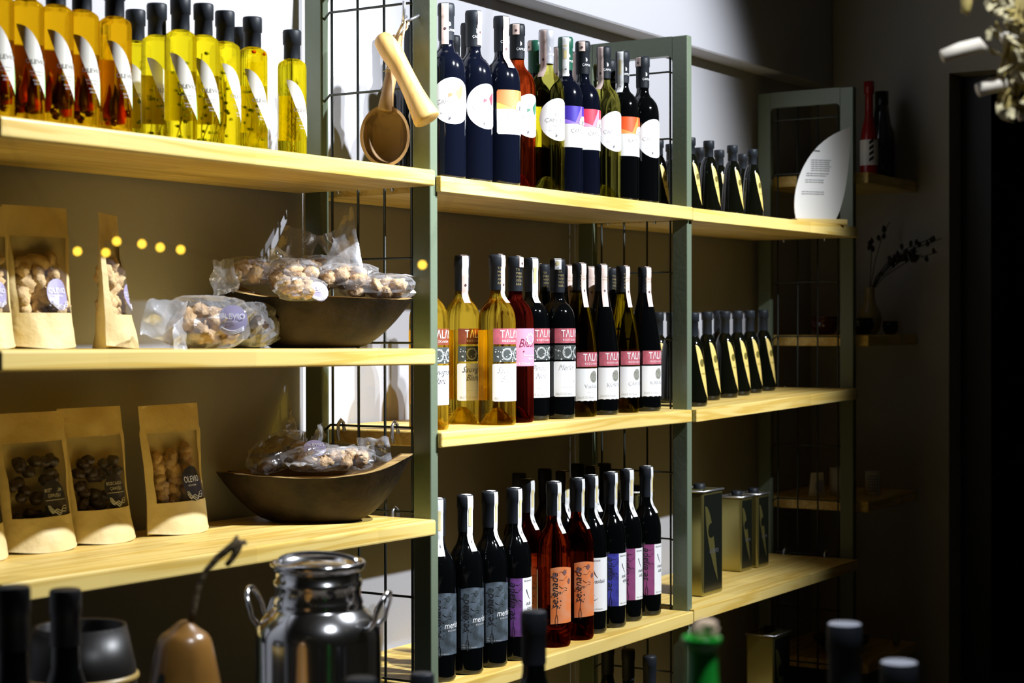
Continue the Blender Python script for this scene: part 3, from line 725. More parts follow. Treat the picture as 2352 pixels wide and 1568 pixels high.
for u, y, sh, g, lb, tx, ds in mid:
    p = onY(u, 900, y)
    bottle(sh, g, 'wine_bottle', ds, 'front row of wine on the middle shelf', (p.x, p.y, BOARD['B2'](p.x)+.0004), 0, lab=lb, back=((.05, .20) if sh == 'bordeaux' else (.036, .15)) if g not in (DARKG,) else None, tax=tx, capprint='gold')
for u, y, tx, ds in ((1247, .165, -1.9, 'dark bottle neck in back, left of the tallest-looking dark bottle'), (1303, .165, -.5, 'bottle neck in back, right of the tallest-looking dark bottle'),
                     (1357, .165, -.9, 'bottle neck in back with a pale strip, between the first two sloping bottles'), (1405, .165, -1.9, 'dark bottle neck in back, third gap of the sloping bottles')):
    p = onY(u, 900, y)
    bottle('burgundy', DARKG, 'wine_bottle', ds, 'back row of wine on the middle shelf', (p.x, p.y, BOARD['B2'](p.x)+.0004), 0, lab=('estate', 'KUNTRA', '', 'pink', False), tax=(tx, PINK, .098), capprint='gold')
low = [
 (1005, .047, DARKG, ('script', 'grey', 'merlot'), -.75, 'dark wine bottle with slate label, cut by the nearest green post'),
 (1069, .041, DARKG, ('script', 'grey', 'merlot'), -.35, 'dark wine bottle with slate label, second in the lower row'),
 (1125, .041, DARKG, ('script', 'grey', 'merlot'), -.05, 'dark wine bottle with slate label, beside the purple and white label'),
 (1181, .037, DARKG, ('script', 'purple', 'ada|karasi|rose'), -.10, 'dark wine bottle with purple and white label'),
 (1211, .130, ROSE_D, ('script', 'orange'), -.15, 'rosé wine bottle with orange label, set back behind the purple-labelled one'),
 (1272, .044, ROSE_D, ('script', 'orange'), -.15, 'amber rosé wine bottle with orange label, middle one of three'),
 (1326, .044, ROSE_D, ('script', 'orange'), .0, 'darker rosé wine bottle with orange label, right one of three'),
 (1357, .060, DARKG, ('script', 'white', 'vasilaki'), -.05, 'dark wine bottle with plain white label, right of the orange labels'),
 (1402, .060, DARKG, ('script', 'blue', 'sek|siyah'), .0, 'dark wine bottle with deep blue and white label'),
 (1440, .070, DARKG, ('script', 'plum', 'merlot|ada'), -.30, 'dark wine bottle with narrow plum stripe, left of two plum labels'),
 (1484, .070, DARKG, ('script', 'plum', 'merlot|ada'), .05, 'last dark wine bottle of the lower row, wide plum stripe on its label')]
for u, y, g, lb, tx, ds in low:
    p = onY(u, 1400, y)
    bottle('slim', g, 'wine_bottle', ds, 'front row of wine on the lower shelf', (p.x, p.y, BOARD['C2'](p.x)+.0004), .08, lab=lb, back=(.05, .17) if g is ROSE_D else None, tax=(tx, TAXB, .112))
for u, y, ds in ((1193, .230, 'dark bottle neck in shade, leftmost of the back row on the lower shelf'), (1252, .245, 'dark bottle neck in shade, just left of the amber bottle with orange label'), (1293, .175, 'dark bottle neck in shade with pale strip, right of the amber bottle'),
                 (1328, .255, 'dark bottle neck in shade behind the darker rosé bottle'), (1361, .190, 'dark bottle neck in shade behind the plain white label bottle'), (1389, .205, 'dark bottle neck in shade behind the blue-labelled bottle')):
    p = onY(u, 1400, y)
    bottle('slim', DARKG if u != 1193 else ROSE_D, 'wine_bottle', ds, 'back row of wine on the lower shelf', (p.x, p.y, BOARD['C2'](p.x)+.0004), 0, lab=('script', 'white', 'vasilaki'), tax=(-.2, TAXB, .11) if u in (1293, 1361) else None)
for u, y, ds in ((1396, .20, 'dark capped bottle on the lowest shelf, left of three barely in frame'), (1443, .12, 'dark capped bottle on the lowest shelf, middle of three barely in frame'), (1492, .035, 'pink-sealed bottle on the lowest shelf, right of three barely in frame')):
    p = onY(u, 1560, y)
    bottle('slim', DARKG, 'wine_bottle', ds, 'bottles on the lowest shelf', (p.x, p.y, BOARD['D2'](p.x)+.0004), 0, lab=('script', 'white', 'vasilaki'), tax=(-.9, PINK, .03) if u > 1500 else None)
# ================================================================ dark oil bottles of the right bay
for u, y, ds in ((1512, .150, 'small dark oil bottle seen through the mesh of the middle frame, left one'), (1541, .170, 'small dark oil bottle seen through the mesh of the middle frame, right one'),
                 (1585, .055, 'small dark oil bottle mostly hidden by the front post of the middle frame'), (1607, .150, 'small dark oil bottle in back, leftmost right of the middle frame'), (1628, .050, 'small dark oil bottle in front, first right of the middle frame'),
                 (1652, .135, 'small dark oil bottle in back between the first two front ones'), (1682, .050, 'small dark oil bottle in front, second right of the middle frame'),
                 (1706, .130, 'small dark oil bottle in back between the last two front ones'), (1728, .050, 'small dark oil bottle at the right end of its row')):
    p = onY(u, 420, y); bottle('smallcone', OILG, 'oil_bottle', ds, 'small dark oil bottles on the top shelf', (p.x, p.y, BOARD['A3'](p.x)+.0004), R_(-10 if y < .1 else -14), lab=('leaf', 'gold'))
for u, y, ds in ((1512, .262, 'conical dark oil bottle behind the last wine bottle of the middle row'), (1543, .178, 'conical dark oil bottle seen through the mesh next to the middle frame post'),
                 (1592, .060, 'conical dark oil bottle half hidden by the front post of the middle frame'), (1624, .150, 'largest-looking conical dark oil bottle, first right of the middle frame'),
                 (1665, .155, 'second conical dark oil bottle right of the middle frame'), (1694, .170, 'third conical dark oil bottle right of the middle frame'),
                 (1722, .195, 'fourth conical dark oil bottle right of the middle frame'), (1753, .205, 'last conical dark oil bottle, in shade by the far frame'), (1650, .255, 'conical dark oil bottle in back, between the first two right of the frame')):
    p = onY(u, 820, y); bottle('cone', OILG, 'oil_bottle', ds, 'conical dark oil bottles on the middle shelf', (p.x, p.y, BOARD['B3'](p.x)+.0004), R_(-12), lab=('leaf', 'gold'))
# ---------------------------------------------------------------- tins
TIN = mat('tin_side', (.34, .30, .10), .22, .85); TINF = mat('tin_front', (.012, .014, .010), .2, .3)
def tin(x, y, z, w_, d, h, label, group='olive oil tins'):
    t = thing('oil_tin', label, 'tin', (x, y, z), 0, group)
    MB().box((0, .002, 0), (w_, d, h), TIN).build('tin_body', t, bevel=.006)
    mb = MB(); f = lambda s, zz: (s, .0012, zz)
    strip(mb, f, .008, w_-.008, .010, h-.010, 2, TINF)
    g = lambda s, zz: (s, .0006, zz)
    mb.grid(lambda u, v: g(.10*w_+.62*w_*u, (lambda lo, hi: lo+(hi-lo)*v)(h*(.86-.74*(u**.55)) if u > 0 else h*.86, h*(.86-.74*u**2.2))), 14, 2, mat('tin_leaf', (.18, .16, .05), .3, .6))
    q = lambda s, zz: (s, .0, zz); r = w_*.16
    strip(mb, q, w_*.40-r, w_*.40+r, lambda tt: h*.62-r*math.sqrt(max(0, 1-(2*tt-1)**2)), lambda tt: h*.62+r*math.sqrt(max(0, 1-(2*tt-1)**2)), 12, TINF)
    put_text(mb, 'OLEVIO', w_*.13, q, w_*.30, h*.40, INK)
    mb.build('front_label', t)
    mb = MB()
    mb.tube([(0, 0, h), (w_, 0, h), (w_, d, h), (0, d, h), (0, 0, h)], .0028, HOOK, 6); mb.build('rim', t)
    MB().lathe([(.016, 0), (.016, .012), (.013, .014), (0, .014)], CAPS, 16, (w_*.7, d*.6, h)).build('cap', t)
zt = BOARD['C3'](1.5)
tin(1.290, .052, zt+.0005, .122, .090, .275, 'large olive oil tin just right of the middle frame, dark front with gold leaf')
tin(1.770, .165, zt+.0005, .082, .070, .215, 'small olive oil tin, left of the two small ones')
tin(1.875, .160, zt+.0005, .082, .070, .215, 'small olive oil tin, right of the two small ones')
tin(1.185, .190, zt+.0005, .085, .070, .275, 'olive oil tin seen through the mesh behind the middle frame')
tin(1.83, .09, -1.1695, .12, .09, .275, 'olive oil tin on the lowest shelf, only its lit edge in frame')
# ---------------------------------------------------------------- white leaf sign
t = thing('leaf_sign', 'white leaf-shaped acrylic sign with small print on a wooden foot', 'sign', (2.035, .035, BOARD['A3'](2.05)+.0005), R_(-38))
MB().box((-.085, -.018, 0), (.085, .022, .017), PINE).build('wooden_foot', t, bevel=.003)
Lw = [(-.078, .010), (-.084, .05), (-.080, .10), (-.064, .15), (-.038, .195), (-.002, .235), (.045, .268), (.100, .292)]
Rw = [(.050, .010), (.066, .04), (.082, .09), (.092, .14), (.099, .20), (.103, .25), (.104, .28), (.104, .294)]
L2, R2 = smooth_prof([(x+1, z) for x, z in Lw], 3), smooth_prof([(x+1, z) for x, z in Rw], 3)
mb = MB(); n_ = len(L2)
V = [(x-1, 0, z) for x, z in L2] + [(x-1, 0, z) for x, z in R2]
mb.add(V, [(i, n_+i, n_+i+1, i+1) for i in range(n_-1)], LAB)
for (x, z, L, m_) in [(-.020, .216, .040, 0)] + [(-.030, .190-.0062*k, .105-.006*(k % 3), 1) for k in range(6)] + [(-.046, .150-.0065*k, .115-.012*(k % 2), 1) for k in range(2)] + [(-.050, .131-.0065*k, .095, 1) for k in range(2)] + [(-.062, .096-.0065*k, .120, 1) for k in range(2)]:
    pp = lambda a, b: (a, -.0016, b)
    put_text(mb, 'Olevio' if m_ == 0 else 'soguk sikim naturel zeytinyagi erken'[:int(L/.0031)], .0075 if m_ == 0 else .0052, pp, x, z, INK if m_ == 0 else INKL)
mb.build('sign_panel', t, solid=.003)
# ================================================================ bags
def pouch(label, pos, rz, w_, h, filling, lean=.10, fold=0, seed=1, sticker=True, dark=False, group='kraft paper pouches', depth=.05):
    t = thing('kraft_pouch', label, 'pouch', pos, rz, group)
    rnd = random.Random(seed)
    def dep(v): return depth*(1-v)**.8*(.75+.25*(1-v)) + .0015
    def P(u, v, side):
        s = 2*u-1; x = s*w_/2*(1-.07*sin(pi*min(1, v*1.3))-(.03 if v > .8 else 0)); z = h*v
        b = dep(v)*(1-abs(s)**2.6) + .004*noise.noise(Vector((u*4+seed, v*6, side)))*(1 if abs(s) < .9 else .3)
        y = -b if side < 0 else b
        return (x, y + lean*v*h, z + (.006*s*s*(1 if side < 0 else -0) if v < .02 else 0))
    win = lambda u, v: .09 < u < .91 and .26 < v < .80
    for side, nm in ((-1, 'front_panel'), (1, 'back_panel')):
        mb = MB().grid(lambda u, v: P(u, v, side), 24, 28, KRAFT, True, skip=win if side < 0 else None)
        if side < 0: mb.grid(lambda u, v: P(u*.02, v, -1), 1, 28, KRAFT)
        mb.build(nm, t)
    MB().grid(lambda u, v: (lambda a, b: tuple(a[i]*(1-v)+b[i]*v for i in range(3)))(P(u, 0, -1), P(u, 0, 1)), 24, 2, KRAFT).build('base', t)
    mb = MB().grid(lambda u, v: P(.09+.82*u, .26+.54*v, -1), 20, 20, FILMD); wn_ = mb.build('window', t, label='clear window showing the filling')
    mb = MB(); k = 0
    if filling == 'dark':
        for i in range(26):
            v = rnd.uniform(.24, .66); s = rnd.uniform(-.62, .62); mb.blob((s*w_/2, lean*v*h-dep(v)*.1, v*h), (.013, .010, .010), DFOOD, i, .3, 2, rnd.uniform(0, 3), 8)
    else:
        mm = RUSK if filling == 'rusk' else FIG
        for i in range(24):
            v = .22+.42*(i/24)+rnd.uniform(-.01, .01); s = (-.44, .0, .44)[i % 3]+rnd.uniform(-.06, .06)
            r = (.022, .012, .015) if filling == 'rusk' else (.016, .012, .014)
            r = tuple(q_*min(1, w_/.135) for q_ in r)
            mb.blob((s*w_/2, lean*v*h+dep(v)*.02+.003, v*h), r, mm, i+seed, .35, 1.8, rnd.uniform(0, 3), 10)
    mb.build({'dark': 'dried_fruit', 'rusk': 'rusks', 'fig': 'figs'}[filling], t)
    if sticker:
        mb = MB(); cx, cz, r = .64, .38, w_*.19
        def Q(x, z, o=.0012):
            p = P(.5+(x/w_), z/h, -1); return (p[0], p[1]-o, p[2])
        x0, z0 = (cx-.5)*w_, cz*h; n = 20
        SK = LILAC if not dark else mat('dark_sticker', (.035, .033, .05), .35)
        mb.add([Q(x0, z0)] + [Q(x0+r*cos(2*pi*k/n), z0+r*sin(2*pi*k/n)) for k in range(n)], [(0, 1+k, 1+(k+1) % n) for k in range(n)], SK)
        ik = INKW
        if dark and seed != 8:
            put_text(mb, 'BOZCAADA', r*.27, lambda x, z: Q(x, z, .0020), x0-r*.78, z0+r*.34, ik); put_text(mb, 'ÇAVUŞU', r*.27, lambda x, z: Q(x, z, .0020), x0-r*.55, z0+r*.04, ik)
            mb.tube([Q(x0-r*.85+r*1.7*i/8, z0-r*.12, .002) for i in range(9)], .0004, ik, 4)
        else:
            put_text(mb, 'OLEVIO', r*.50, lambda x, z: Q(x, z, .0020), x0-r*.88, z0+r*.08, ik, sx=.95); put_text(mb, '· DELICATESSEN ·', r*.13, lambda x, z: Q(x, z, .002), x0-r*.6, z0-r*.14, ik)
        for j in range(3): mb.tube([Q(x0+r*(-.75+1.5*i/10), z0-r*(.42+.10*j)-r*.28*sin(pi*i/10)+r*.08*sin(i*1.7+j), .0022) for i in range(11)], .0006, ik, 4)
        mb.build('sticker', wn_)
    return t
b1 = BOARD['B1']; c1 = BOARD['C1']
def pouch_at(label, u0, u1, y, f, rz, h, filling, lean, seed, wide=1.0, **kw):
    a, b = onY(u0, 900, y), onY(u1, 900, y); x = (a.x+b.x)/2
    return pouch(label, (x, y+.03, f(x)+.0005), R_(rz), (b.x-a.x)*wide, h, filling, lean, seed=seed, **kw)
pouch_at('kraft pouch at the left end of the middle left shelf, cut by the photo edge', -72, 58, .17, b1, -8, .226, 'rusk', .10, 2, depth=.04)
pouch_at('wide kraft pouch of rusks with round lilac sticker on the middle left shelf', 62, 192, .17, b1, -3, .232, 'rusk', .08, 4, wide=1.12, depth=.04)
pouch_at('narrow-looking kraft pouch turned sideways beside the bagged figs', 250, 342, .16, b1, 30, .228, 'rusk', .06, 6, wide=1.3, depth=.035)
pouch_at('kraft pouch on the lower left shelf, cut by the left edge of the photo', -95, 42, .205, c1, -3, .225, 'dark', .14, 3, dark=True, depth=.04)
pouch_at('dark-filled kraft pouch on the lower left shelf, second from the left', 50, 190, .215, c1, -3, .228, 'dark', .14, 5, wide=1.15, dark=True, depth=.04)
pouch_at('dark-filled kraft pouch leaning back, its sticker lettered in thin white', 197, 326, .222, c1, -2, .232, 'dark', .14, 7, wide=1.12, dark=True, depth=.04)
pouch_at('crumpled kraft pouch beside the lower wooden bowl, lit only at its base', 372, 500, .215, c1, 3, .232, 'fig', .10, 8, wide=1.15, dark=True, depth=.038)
# ---------------------------------------------------------------- carved bowls
def bowl_mb():
    mb = MB(); a, b, h = .190, .112, .094
    def out(t, th, ins=0):
        c, s = cos(th), sin(th)
        k = .44+.56*(t**.62); kk = k*(1-ins)
        pw = 1.0
        x = a*kk*math.copysign(abs(c)**.92, c); y = b*kk*math.copysign(abs(s)**.86, s)
        z = h*t + (.034 if c > 0 else .002)*t*abs(c)**3 - .003*sin(3*th)*t
        w_ = .003*noise.noise(Vector((x*14, y*14, z*14)))
        return (x+w_, y+w_, z)
    n = 56
    mb.grid(lambda u, v: out(v, 2*pi*u), n, 12, DARKWOOD)
    rimw = wood_mat('bowl_rim_wood', (.42, .28, .10), (.16, .09, .03), 'X', .6, False, .8)
    def rim(u, v):
        th = 2*pi*u; p = out(1, th); q = out(1, th, .115); return tuple(p[i]*(1-v)+q[i]*v+(.001*sin(9*th) if i == 2 else 0) for i in range(3))
    mb.grid(rim, n, 1, rimw)
    def ins(u, v):
        th = 2*pi*u; t = 1-v*.86; p = out(t, th, .115+.02*v); return (p[0], p[1], p[2]+.002)
    mb.grid(ins, n, 10, wood_mat('bowl_inner_wood', (.26, .16, .065), (.14, .08, .03), 'X', .7, False, .7))
    q = [ins(k/n, 1) for k in range(n)]; mb.add(q, [tuple(range(n))], DARKWOOD); q = [out(0, 2*pi*k/n) for k in range(n)]; mb.add(q, [tuple(range(n-1, -1, -1))], DARKWOOD)
    return mb
BW = (-.178, .166)
o = bowl_mb().build('wooden_bowl'); o.location = (BW[0], BW[1], b1(BW[0])+.001); o.rotation_euler = (0, 0, R_(127))
tag(o, 'carved dark wooden bowl on the middle left shelf, heaped high with bagged figs', 'bowl', 'long carved wooden bowls')
BW2 = (-.178, .166)
o2 = dup(o, 'carved dark wooden bowl on the lower left shelf, its pale inside showing at the right', (BW2[0], BW2[1], c1(BW2[0])+.001), R_(-53))
# ---------------------------------------------------------------- clear bags of figs
def fig_bag(label, pos, rz, L, W, H, nfig, seed, flaps=(), sticker=False, haze=False, tilt=(0, 0), fig=FIG, group='clear bags of dried figs'):
    t = thing('fig_bag', label, 'bag', pos, rz, group); t.rotation_euler = (tilt[0], tilt[1], rz)
    rnd = random.Random(seed)
    def P(u, v):
        th = 2*pi*u; ph = pi*v
        c, s = cos(th), sin(th)
        k = 1+.20*noise.noise(Vector((c*2.2+seed, s*2.2, v*3.5)))+.26*noise.noise(Vector((c*6+seed, s*6, v*9)))
        x = L/2*math.copysign(abs(c)**.7, c)*sin(ph)**.6*k; y = W/2*math.copysign(abs(s)**.8, s)*sin(ph)**.6*k; z = H/2*(1-math.copysign(abs(cos(ph))**.85, cos(ph)))*(.92+.08*k)
        return (x, y, max(.0005, z))
    fm_ = MB().grid(lambda u, v: P(u, .001+.998*v), 22, 13, FILM, False).build('plastic_film', t)
    for (x, y, z, dx, dy, dz, w0, w1) in flaps:
        a = Vector((x, y, z)); d = Vector((dx, dy, dz)); sd = d.cross(Vector((.3, 1, .2))).normalized()
        if len(flaps) and w1 < 0: sd = Vector((0, 1, 0)); w1 = -w1
        MB().grid(lambda u, v: tuple(a + d*v + sd*((u-.5)*(w0*(1-v)+w1*v)) + Vector((0, 1, 0))*(.012*noise.noise(Vector((u*2.5+seed, v*3, x*9)))+.010*(u-.5)*sin(3*v+seed)) + Vector((0, 0, 1))*.008*noise.noise(Vector((u*3, v*4+seed, 3)))), 10, 12, FILMC).build('sealed_flap', fm_)
    nfig = int(nfig*1.5)
    for i in range(nfig):
        a = i*2.4+seed; r = math.sqrt((i+.5)/nfig)*.78; lay = i % 2
        x = L/2*.88*r*cos(a); y = W/2*.84*r*sin(a); zz = max(H*(.34 if lay else .62)*(1-.35*r)+.004, min(.023, H*.33)*1.02)
        mb = MB(); rf = min(.023, H*.33)
        mb.blob((0, 0, 0), (rf, rf*.92, rf*.72), fig, i+seed*3, .42, 2.1, rnd.uniform(0, 3), 14)
        mb.tube([(0, 0, rf*.45), (.001, .001, rf*.85), (.002, .0015, rf*1.0)], [.0035, .0025, .0018], fig, 6)
        f = mb.build('fig', t); f.location = (x, y, zz); f.rotation_euler = (rnd.uniform(-.9, .9), rnd.uniform(-.9, .9), rnd.uniform(0, 6))
    if sticker:
        mb = MB(); sx_, sy_, sz_, r, nd = sticker; n = 18
        nrm = Vector(nd).normalized(); A = Vector((0, 0, 1)).cross(nrm).normalized(); B = nrm.cross(A); c = Vector((sx_, sy_, sz_))
        q = lambda x, z, o=0: tuple(c + A*x + B*z + nrm*o + nrm*(-.004*(x*x+z*z)/(r*r)))
        mb.add([q(0, 0)] + [q(r*cos(2*pi*k/n), r*sin(2*pi*k/n)) for k in range(n)], [(0, 1+k, 1+(k+1) % n) for k in range(n)], LILAC)
        put_text(mb, 'OLEVIO', r*.5, lambda x, z: q(x, z, .0012), -r*.9, r*.08, INKW); put_text(mb, '· DELICATESSEN ·', r*.13, lambda x, z: q(x, z, .0012), -r*.6, -r*.14, INKW)
        for j in range(3): mb.tube([q(r*(-.75+1.5*i/10), -r*(.42+.10*j)-r*.28*sin(pi*i/10), .0014) for i in range(11)], .0006, INKW, 4)
        mb.build('sticker', fm_)
    return t
zb = b1(-.4)
p = onY(470, 900, .055); CAMD = (-.80, -.60, .05)
fig_bag('clear bag of figs lying on the middle left shelf, lilac sticker facing out', (p.x, p.y, zb+.001), R_(-14), .165, .085, .092, 11, 3,
        flaps=((-.05, -.01, .045, -.085, -.02, .010, .080, .060), (-.03, 0, .03, -.06, -.05, -.018, .07, .05)), sticker=(.022, -.050, .050, .026, (-.55, -.8, .1)))
p = onY(585, 900, .19)
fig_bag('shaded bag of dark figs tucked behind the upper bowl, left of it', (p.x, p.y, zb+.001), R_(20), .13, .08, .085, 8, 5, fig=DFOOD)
hb = b1(BW[0])+.075
def bpos(u, v, y): q = onY(u, v, y); return (q.x, q.y, q.z)
fig_bag('bag of figs at the left end of the upper bowl, hanging over the rim', bpos(575, 655, .25), R_(10), .13, .10, .055, 7, 11, flaps=((-.055, 0, .02, -.055, .02, -.012, .06, .075),))
fig_bag('bag of figs standing a pointed corner up in the left part of the upper bowl', bpos(668, 672, .19), R_(-30), .10, .085, .066, 6, 12, flaps=((-.02, -.012, .045, -.022, -.006, .040, .06, .012),))
fig_bag('bag of figs low at the front of the upper bowl with a crumpled sticker', bpos(690, 692, .115), R_(4), .12, .060, .046, 6, 13, sticker=(.012, -.034, .020, .020, (-.5, -.8, .35)))
fig_bag('bag of figs behind, its wide hazy flap lying up over the upper bowl', bpos(745, 655, .205), R_(-6), .15, .10, .060, 8, 14, flaps=((-.03, .01, .050, -.055, .03, .030, .10, .085), (.01, 0, .05, .050, .01, .030, .10, .08)))
fig_bag('bag of figs with a tall twisted peak of film in the upper bowl', bpos(796, 668, .135), R_(-40), .13, .08, .055, 8, 15, flaps=((-.01, -.015, .040, .016, .010, .125, .080, .012), (.05, 0, .035, .085, -.005, -.006, .075, -.050), (-.05, 0, .03, .06, 0, .02, .05, .06)))
fig_bag('bag of pale figs at the right end of the upper bowl by the green post', bpos(896, 690, .062), R_(-52), .095, .070, .050, 6, 16)
fig_bag('bag of figs deep at the right inside of the upper bowl', bpos(850, 690, .10), R_(-52), .11, .08, .050, 5, 17)
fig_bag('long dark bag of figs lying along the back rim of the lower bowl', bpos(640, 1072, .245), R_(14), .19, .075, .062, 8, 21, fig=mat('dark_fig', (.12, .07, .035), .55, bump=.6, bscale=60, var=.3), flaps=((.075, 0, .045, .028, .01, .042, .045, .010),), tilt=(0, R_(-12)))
fig_bag('bag of figs in the middle of the lower bowl with a crumpled sticker on top', bpos(735, 1082, .155), R_(-6), .15, .09, .050, 9, 22, sticker=(-.030, -.016, .050, .022, (-.45, -.5, .75)), flaps=((.05, 0, .035, .075, 0, .006, .065, -.075), (-.055, -.01, .02, -.05, -.01, .0, .05, -.05)))
fig_bag('bag of figs at the back of the lower bowl, clear flap pointing up right', bpos(700, 1065, .21), R_(10), .12, .07, .045, 5, 23, flaps=((.03, 0, .03, .07, .01, .035, .055, .035),))
fig_bag('pale bag of figs at the right inside of the lower wooden bowl', bpos(798, 1080, .115), R_(-45), .11, .075, .046, 6, 24, haze=True, flaps=((.02, -.01, .034, .060, -.02, .006, .060, .050),))
# ---------------------------------------------------------------- ladle and pestle on their hook
HK = onX(931, 45, -.052)
t = thing('wall_hook', 'grey metal hook on the mesh holding the ladle cord', 'hook', tuple(HK))
MB().tube([(.030, .020, .012), (.012, .012, .006), (0, .006, -.004), (-.006, 0, .002), (-.010, -.004, .018), (-.012, -.006, .034)], .0034, HOOK, 8).tube([(.030, -.014, .012), (.014, -.010, .004), (0, -.004, -.004)], .0030, HOOK, 8).build('hook_wire', t)
def toward(a, f): return a
lc = onX(884, 312, -.085)
t = thing('wooden_ladle', 'brown wooden ladle with a deep round cup hanging by a cord', 'ladle', tuple(lc))
nf = Vector((-.86, -.50, .05)).normalized(); e1 = Vector((.50, -.86, 0)).normalized(); e2 = Vector((0, 0, 1))
mb = MB(); Rw_, Rh_ = .049, .060
def cup(u, v, k=1.0, dz=0):
    th = 2*pi*u; s = sin(v*pi/2); c = cos(v*pi/2)
    q = e1*(Rw_*k*s*cos(th)) + e2*(Rh_*k*s*sin(th)) - nf*(.048*k*c+dz); return tuple(q)
mb.grid(lambda u, v: cup(u, v), 36, 12, OLIVEWOOD); mb.grid(lambda u, v: cup(u, v, .90), 36, 12, wood_mat('ladle_inner', (.22, .13, .05), (.10, .055, .02), 'Z', .7, False, .8))
mb.grid(lambda u, v: tuple(Vector(cup(u, 1))*(1-v)+Vector(cup(u, 1, .90))*v), 36, 1, OLIVEWOOD)
mb.build('cup', t)
hp = [Vector((0, 0, Rh_*.82)) - nf*.006, e1*.004+Vector((0, 0, .085))-nf*.012, e1*.010+Vector((0, 0, .12))-nf*.02, e1*.018+Vector((0, 0, .165))-nf*.026, e1*.024+Vector((0, 0, .20))-nf*.026]
MB().tube(hp, [.016, .012, .012, .013, .011], OLIVEWOOD, 12).build('handle', t)
CORD = mat('cord', (.62, .52, .32), .8, bump=.5, bscale=200)
top = Vector(HK) - Vector(lc); mb = MB()
for k in (-1, 1): mb.tube([hp[-1]+e1*.003*k, hp[-1]*.5+top*.5+e1*(.006*k+.004), top+e1*.004*k+Vector((0, 0, -.004))], .0026, CORD, 6)
mb.build('cord', t)
pa, pb = onX(872, 80, -.100), onX(984, 272, -.082)
t = thing('wooden_pestle', 'pale yellow wooden pestle hanging slantwise across the ladle', 'pestle', tuple(pa))
d = pb-pa; d = d*1.01
prof = [(0, .004), (.015, .011), (.05, .0165), (.12, .0185), (.25, .0195), (.36, .0175), (.5, .0165), (.68, .0175), (.85, .0205), (.96, .0235), (.99, .0235), (1, .021)]
MB().tube([tuple(d*a + Vector((.004*sin(a*5), 0, .003*sin(a*4)))) for a, r in prof], [r*1.12 for a, r in prof], PALEWOOD, 18).build('pestle_body', t)
ce = onX(893, 158, -.085)-pa; mb = MB()
mb.tube([top+Vector(lc)-pa, d*.45+Vector((.012, .016, .01))], .0024, CORD, 6)
for k in range(14): mb.tube([tuple(ce), tuple(ce+Vector((random.uniform(-.010, .006), random.uniform(-.008, .008), random.uniform(-.012, .010))))], .0010, CORD, 4)
mb.tube([tuple(d*.40+Vector((0, .018, 0))), tuple(ce)], .003, CORD, 6); mb.build('cord', t)
# ================================================================ corner shelf goods
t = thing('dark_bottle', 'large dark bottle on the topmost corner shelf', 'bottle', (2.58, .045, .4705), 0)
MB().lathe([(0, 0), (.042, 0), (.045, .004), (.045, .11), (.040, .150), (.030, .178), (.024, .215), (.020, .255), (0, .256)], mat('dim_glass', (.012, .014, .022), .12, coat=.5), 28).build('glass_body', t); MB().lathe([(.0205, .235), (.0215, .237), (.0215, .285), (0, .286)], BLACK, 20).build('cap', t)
t = thing('red_bottle', 'slim red-topped bottle with patterned label on the topmost corner shelf', 'bottle', (2.44, .035, .4705), 0)
RED = mat('red_glass', (.30, .01, .01), .25)
MB().lathe([(0, 0), (.027, 0), (.028, .004), (.028, .10), (.024, .14), (.013, .19), (.012, .26), (.016, .262), (.016, .30), (0, .301)], RED, 24).build('glass_body', t)
mb = MB().lathe([(.0285, .035), (.0285, .115)], LABC, 24)
for k in range(4): mb.grid(lambda u, v: (.029*sin(-1.2+.5*u), -.029*cos(-1.2+.5*u), .045+.018*k+.010*v+.010*u), 5, 1, BLACK)
mb.build('label', t)
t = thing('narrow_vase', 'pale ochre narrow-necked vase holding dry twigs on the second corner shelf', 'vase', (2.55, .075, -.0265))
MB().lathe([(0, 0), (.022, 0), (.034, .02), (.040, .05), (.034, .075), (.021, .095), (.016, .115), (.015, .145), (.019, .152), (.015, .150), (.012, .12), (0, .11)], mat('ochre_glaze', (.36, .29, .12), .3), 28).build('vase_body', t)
mb = MB(); rnd = random.Random(4)
for k in range(10):
    a = rnd.uniform(-.5, .9); L = rnd.uniform(.14, .30); yy = rnd.uniform(-.16, .04)
    pts = [(0, 0, .13), (a*.03, yy*.3, .13+L*.35), (a*.07, yy*.8, .13+L*.65), (a*.09+.01*sin(k), yy*1.4, .13+L*.8)]; mb.tube(pts, .0014, mat('dark_twig', (.02, .018, .012), .8), 4)
    for j in range(5):
        q = Vector(pts[2])*(1-j/5)+Vector(pts[3])*(j/5); mb.blob(tuple(q+Vector((rnd.uniform(-.012, .012), rnd.uniform(-.012, .012), rnd.uniform(-.012, .012)))), (.008, .006, .010), mat('dark_twig', (.02, .018, .012), .8), j, .3, 2, 0, 6)
mb.build('dry_twigs', t)
def pot(name, label, x, y, z, r, h, m):
    t = thing(name, label, 'bowl', (x, y, z)); MB().lathe([(0, 0), (r*.6, 0), (r*.95, h*.35), (r, h*.75), (r*.9, h), (r*.82, h*.97), (r*.85, h*.5), (0, h*.2)], m, 28).build('bowl_body', t)
    MB().tube([(r*.88*sin(a*pi/12), -r*.88*cos(a*pi/12), h) for a in range(25)], .003, m, 6, cap=False).build('rim', t)
pot('dark_bowl', 'dark red glossy bowl on the second corner shelf, behind the mesh', 2.36, .150, -.0265, .045, .055, mat('dark_red_glaze', (.06, .008, .006), .1, coat=.5))
pot('dark_bowl', 'black glossy bowl in the middle of the second corner shelf', 2.40, .045, -.0265, .040, .050, mat('black_glaze', (.005, .005, .005), .08, coat=.5))
pot('dark_bowl', 'small black bowl in front of the pale vase', 2.53, -.002, -.0265, .025, .040, MATS['black_glaze'])
MUGW = mat('mug_white', (.62, .60, .55), .4)
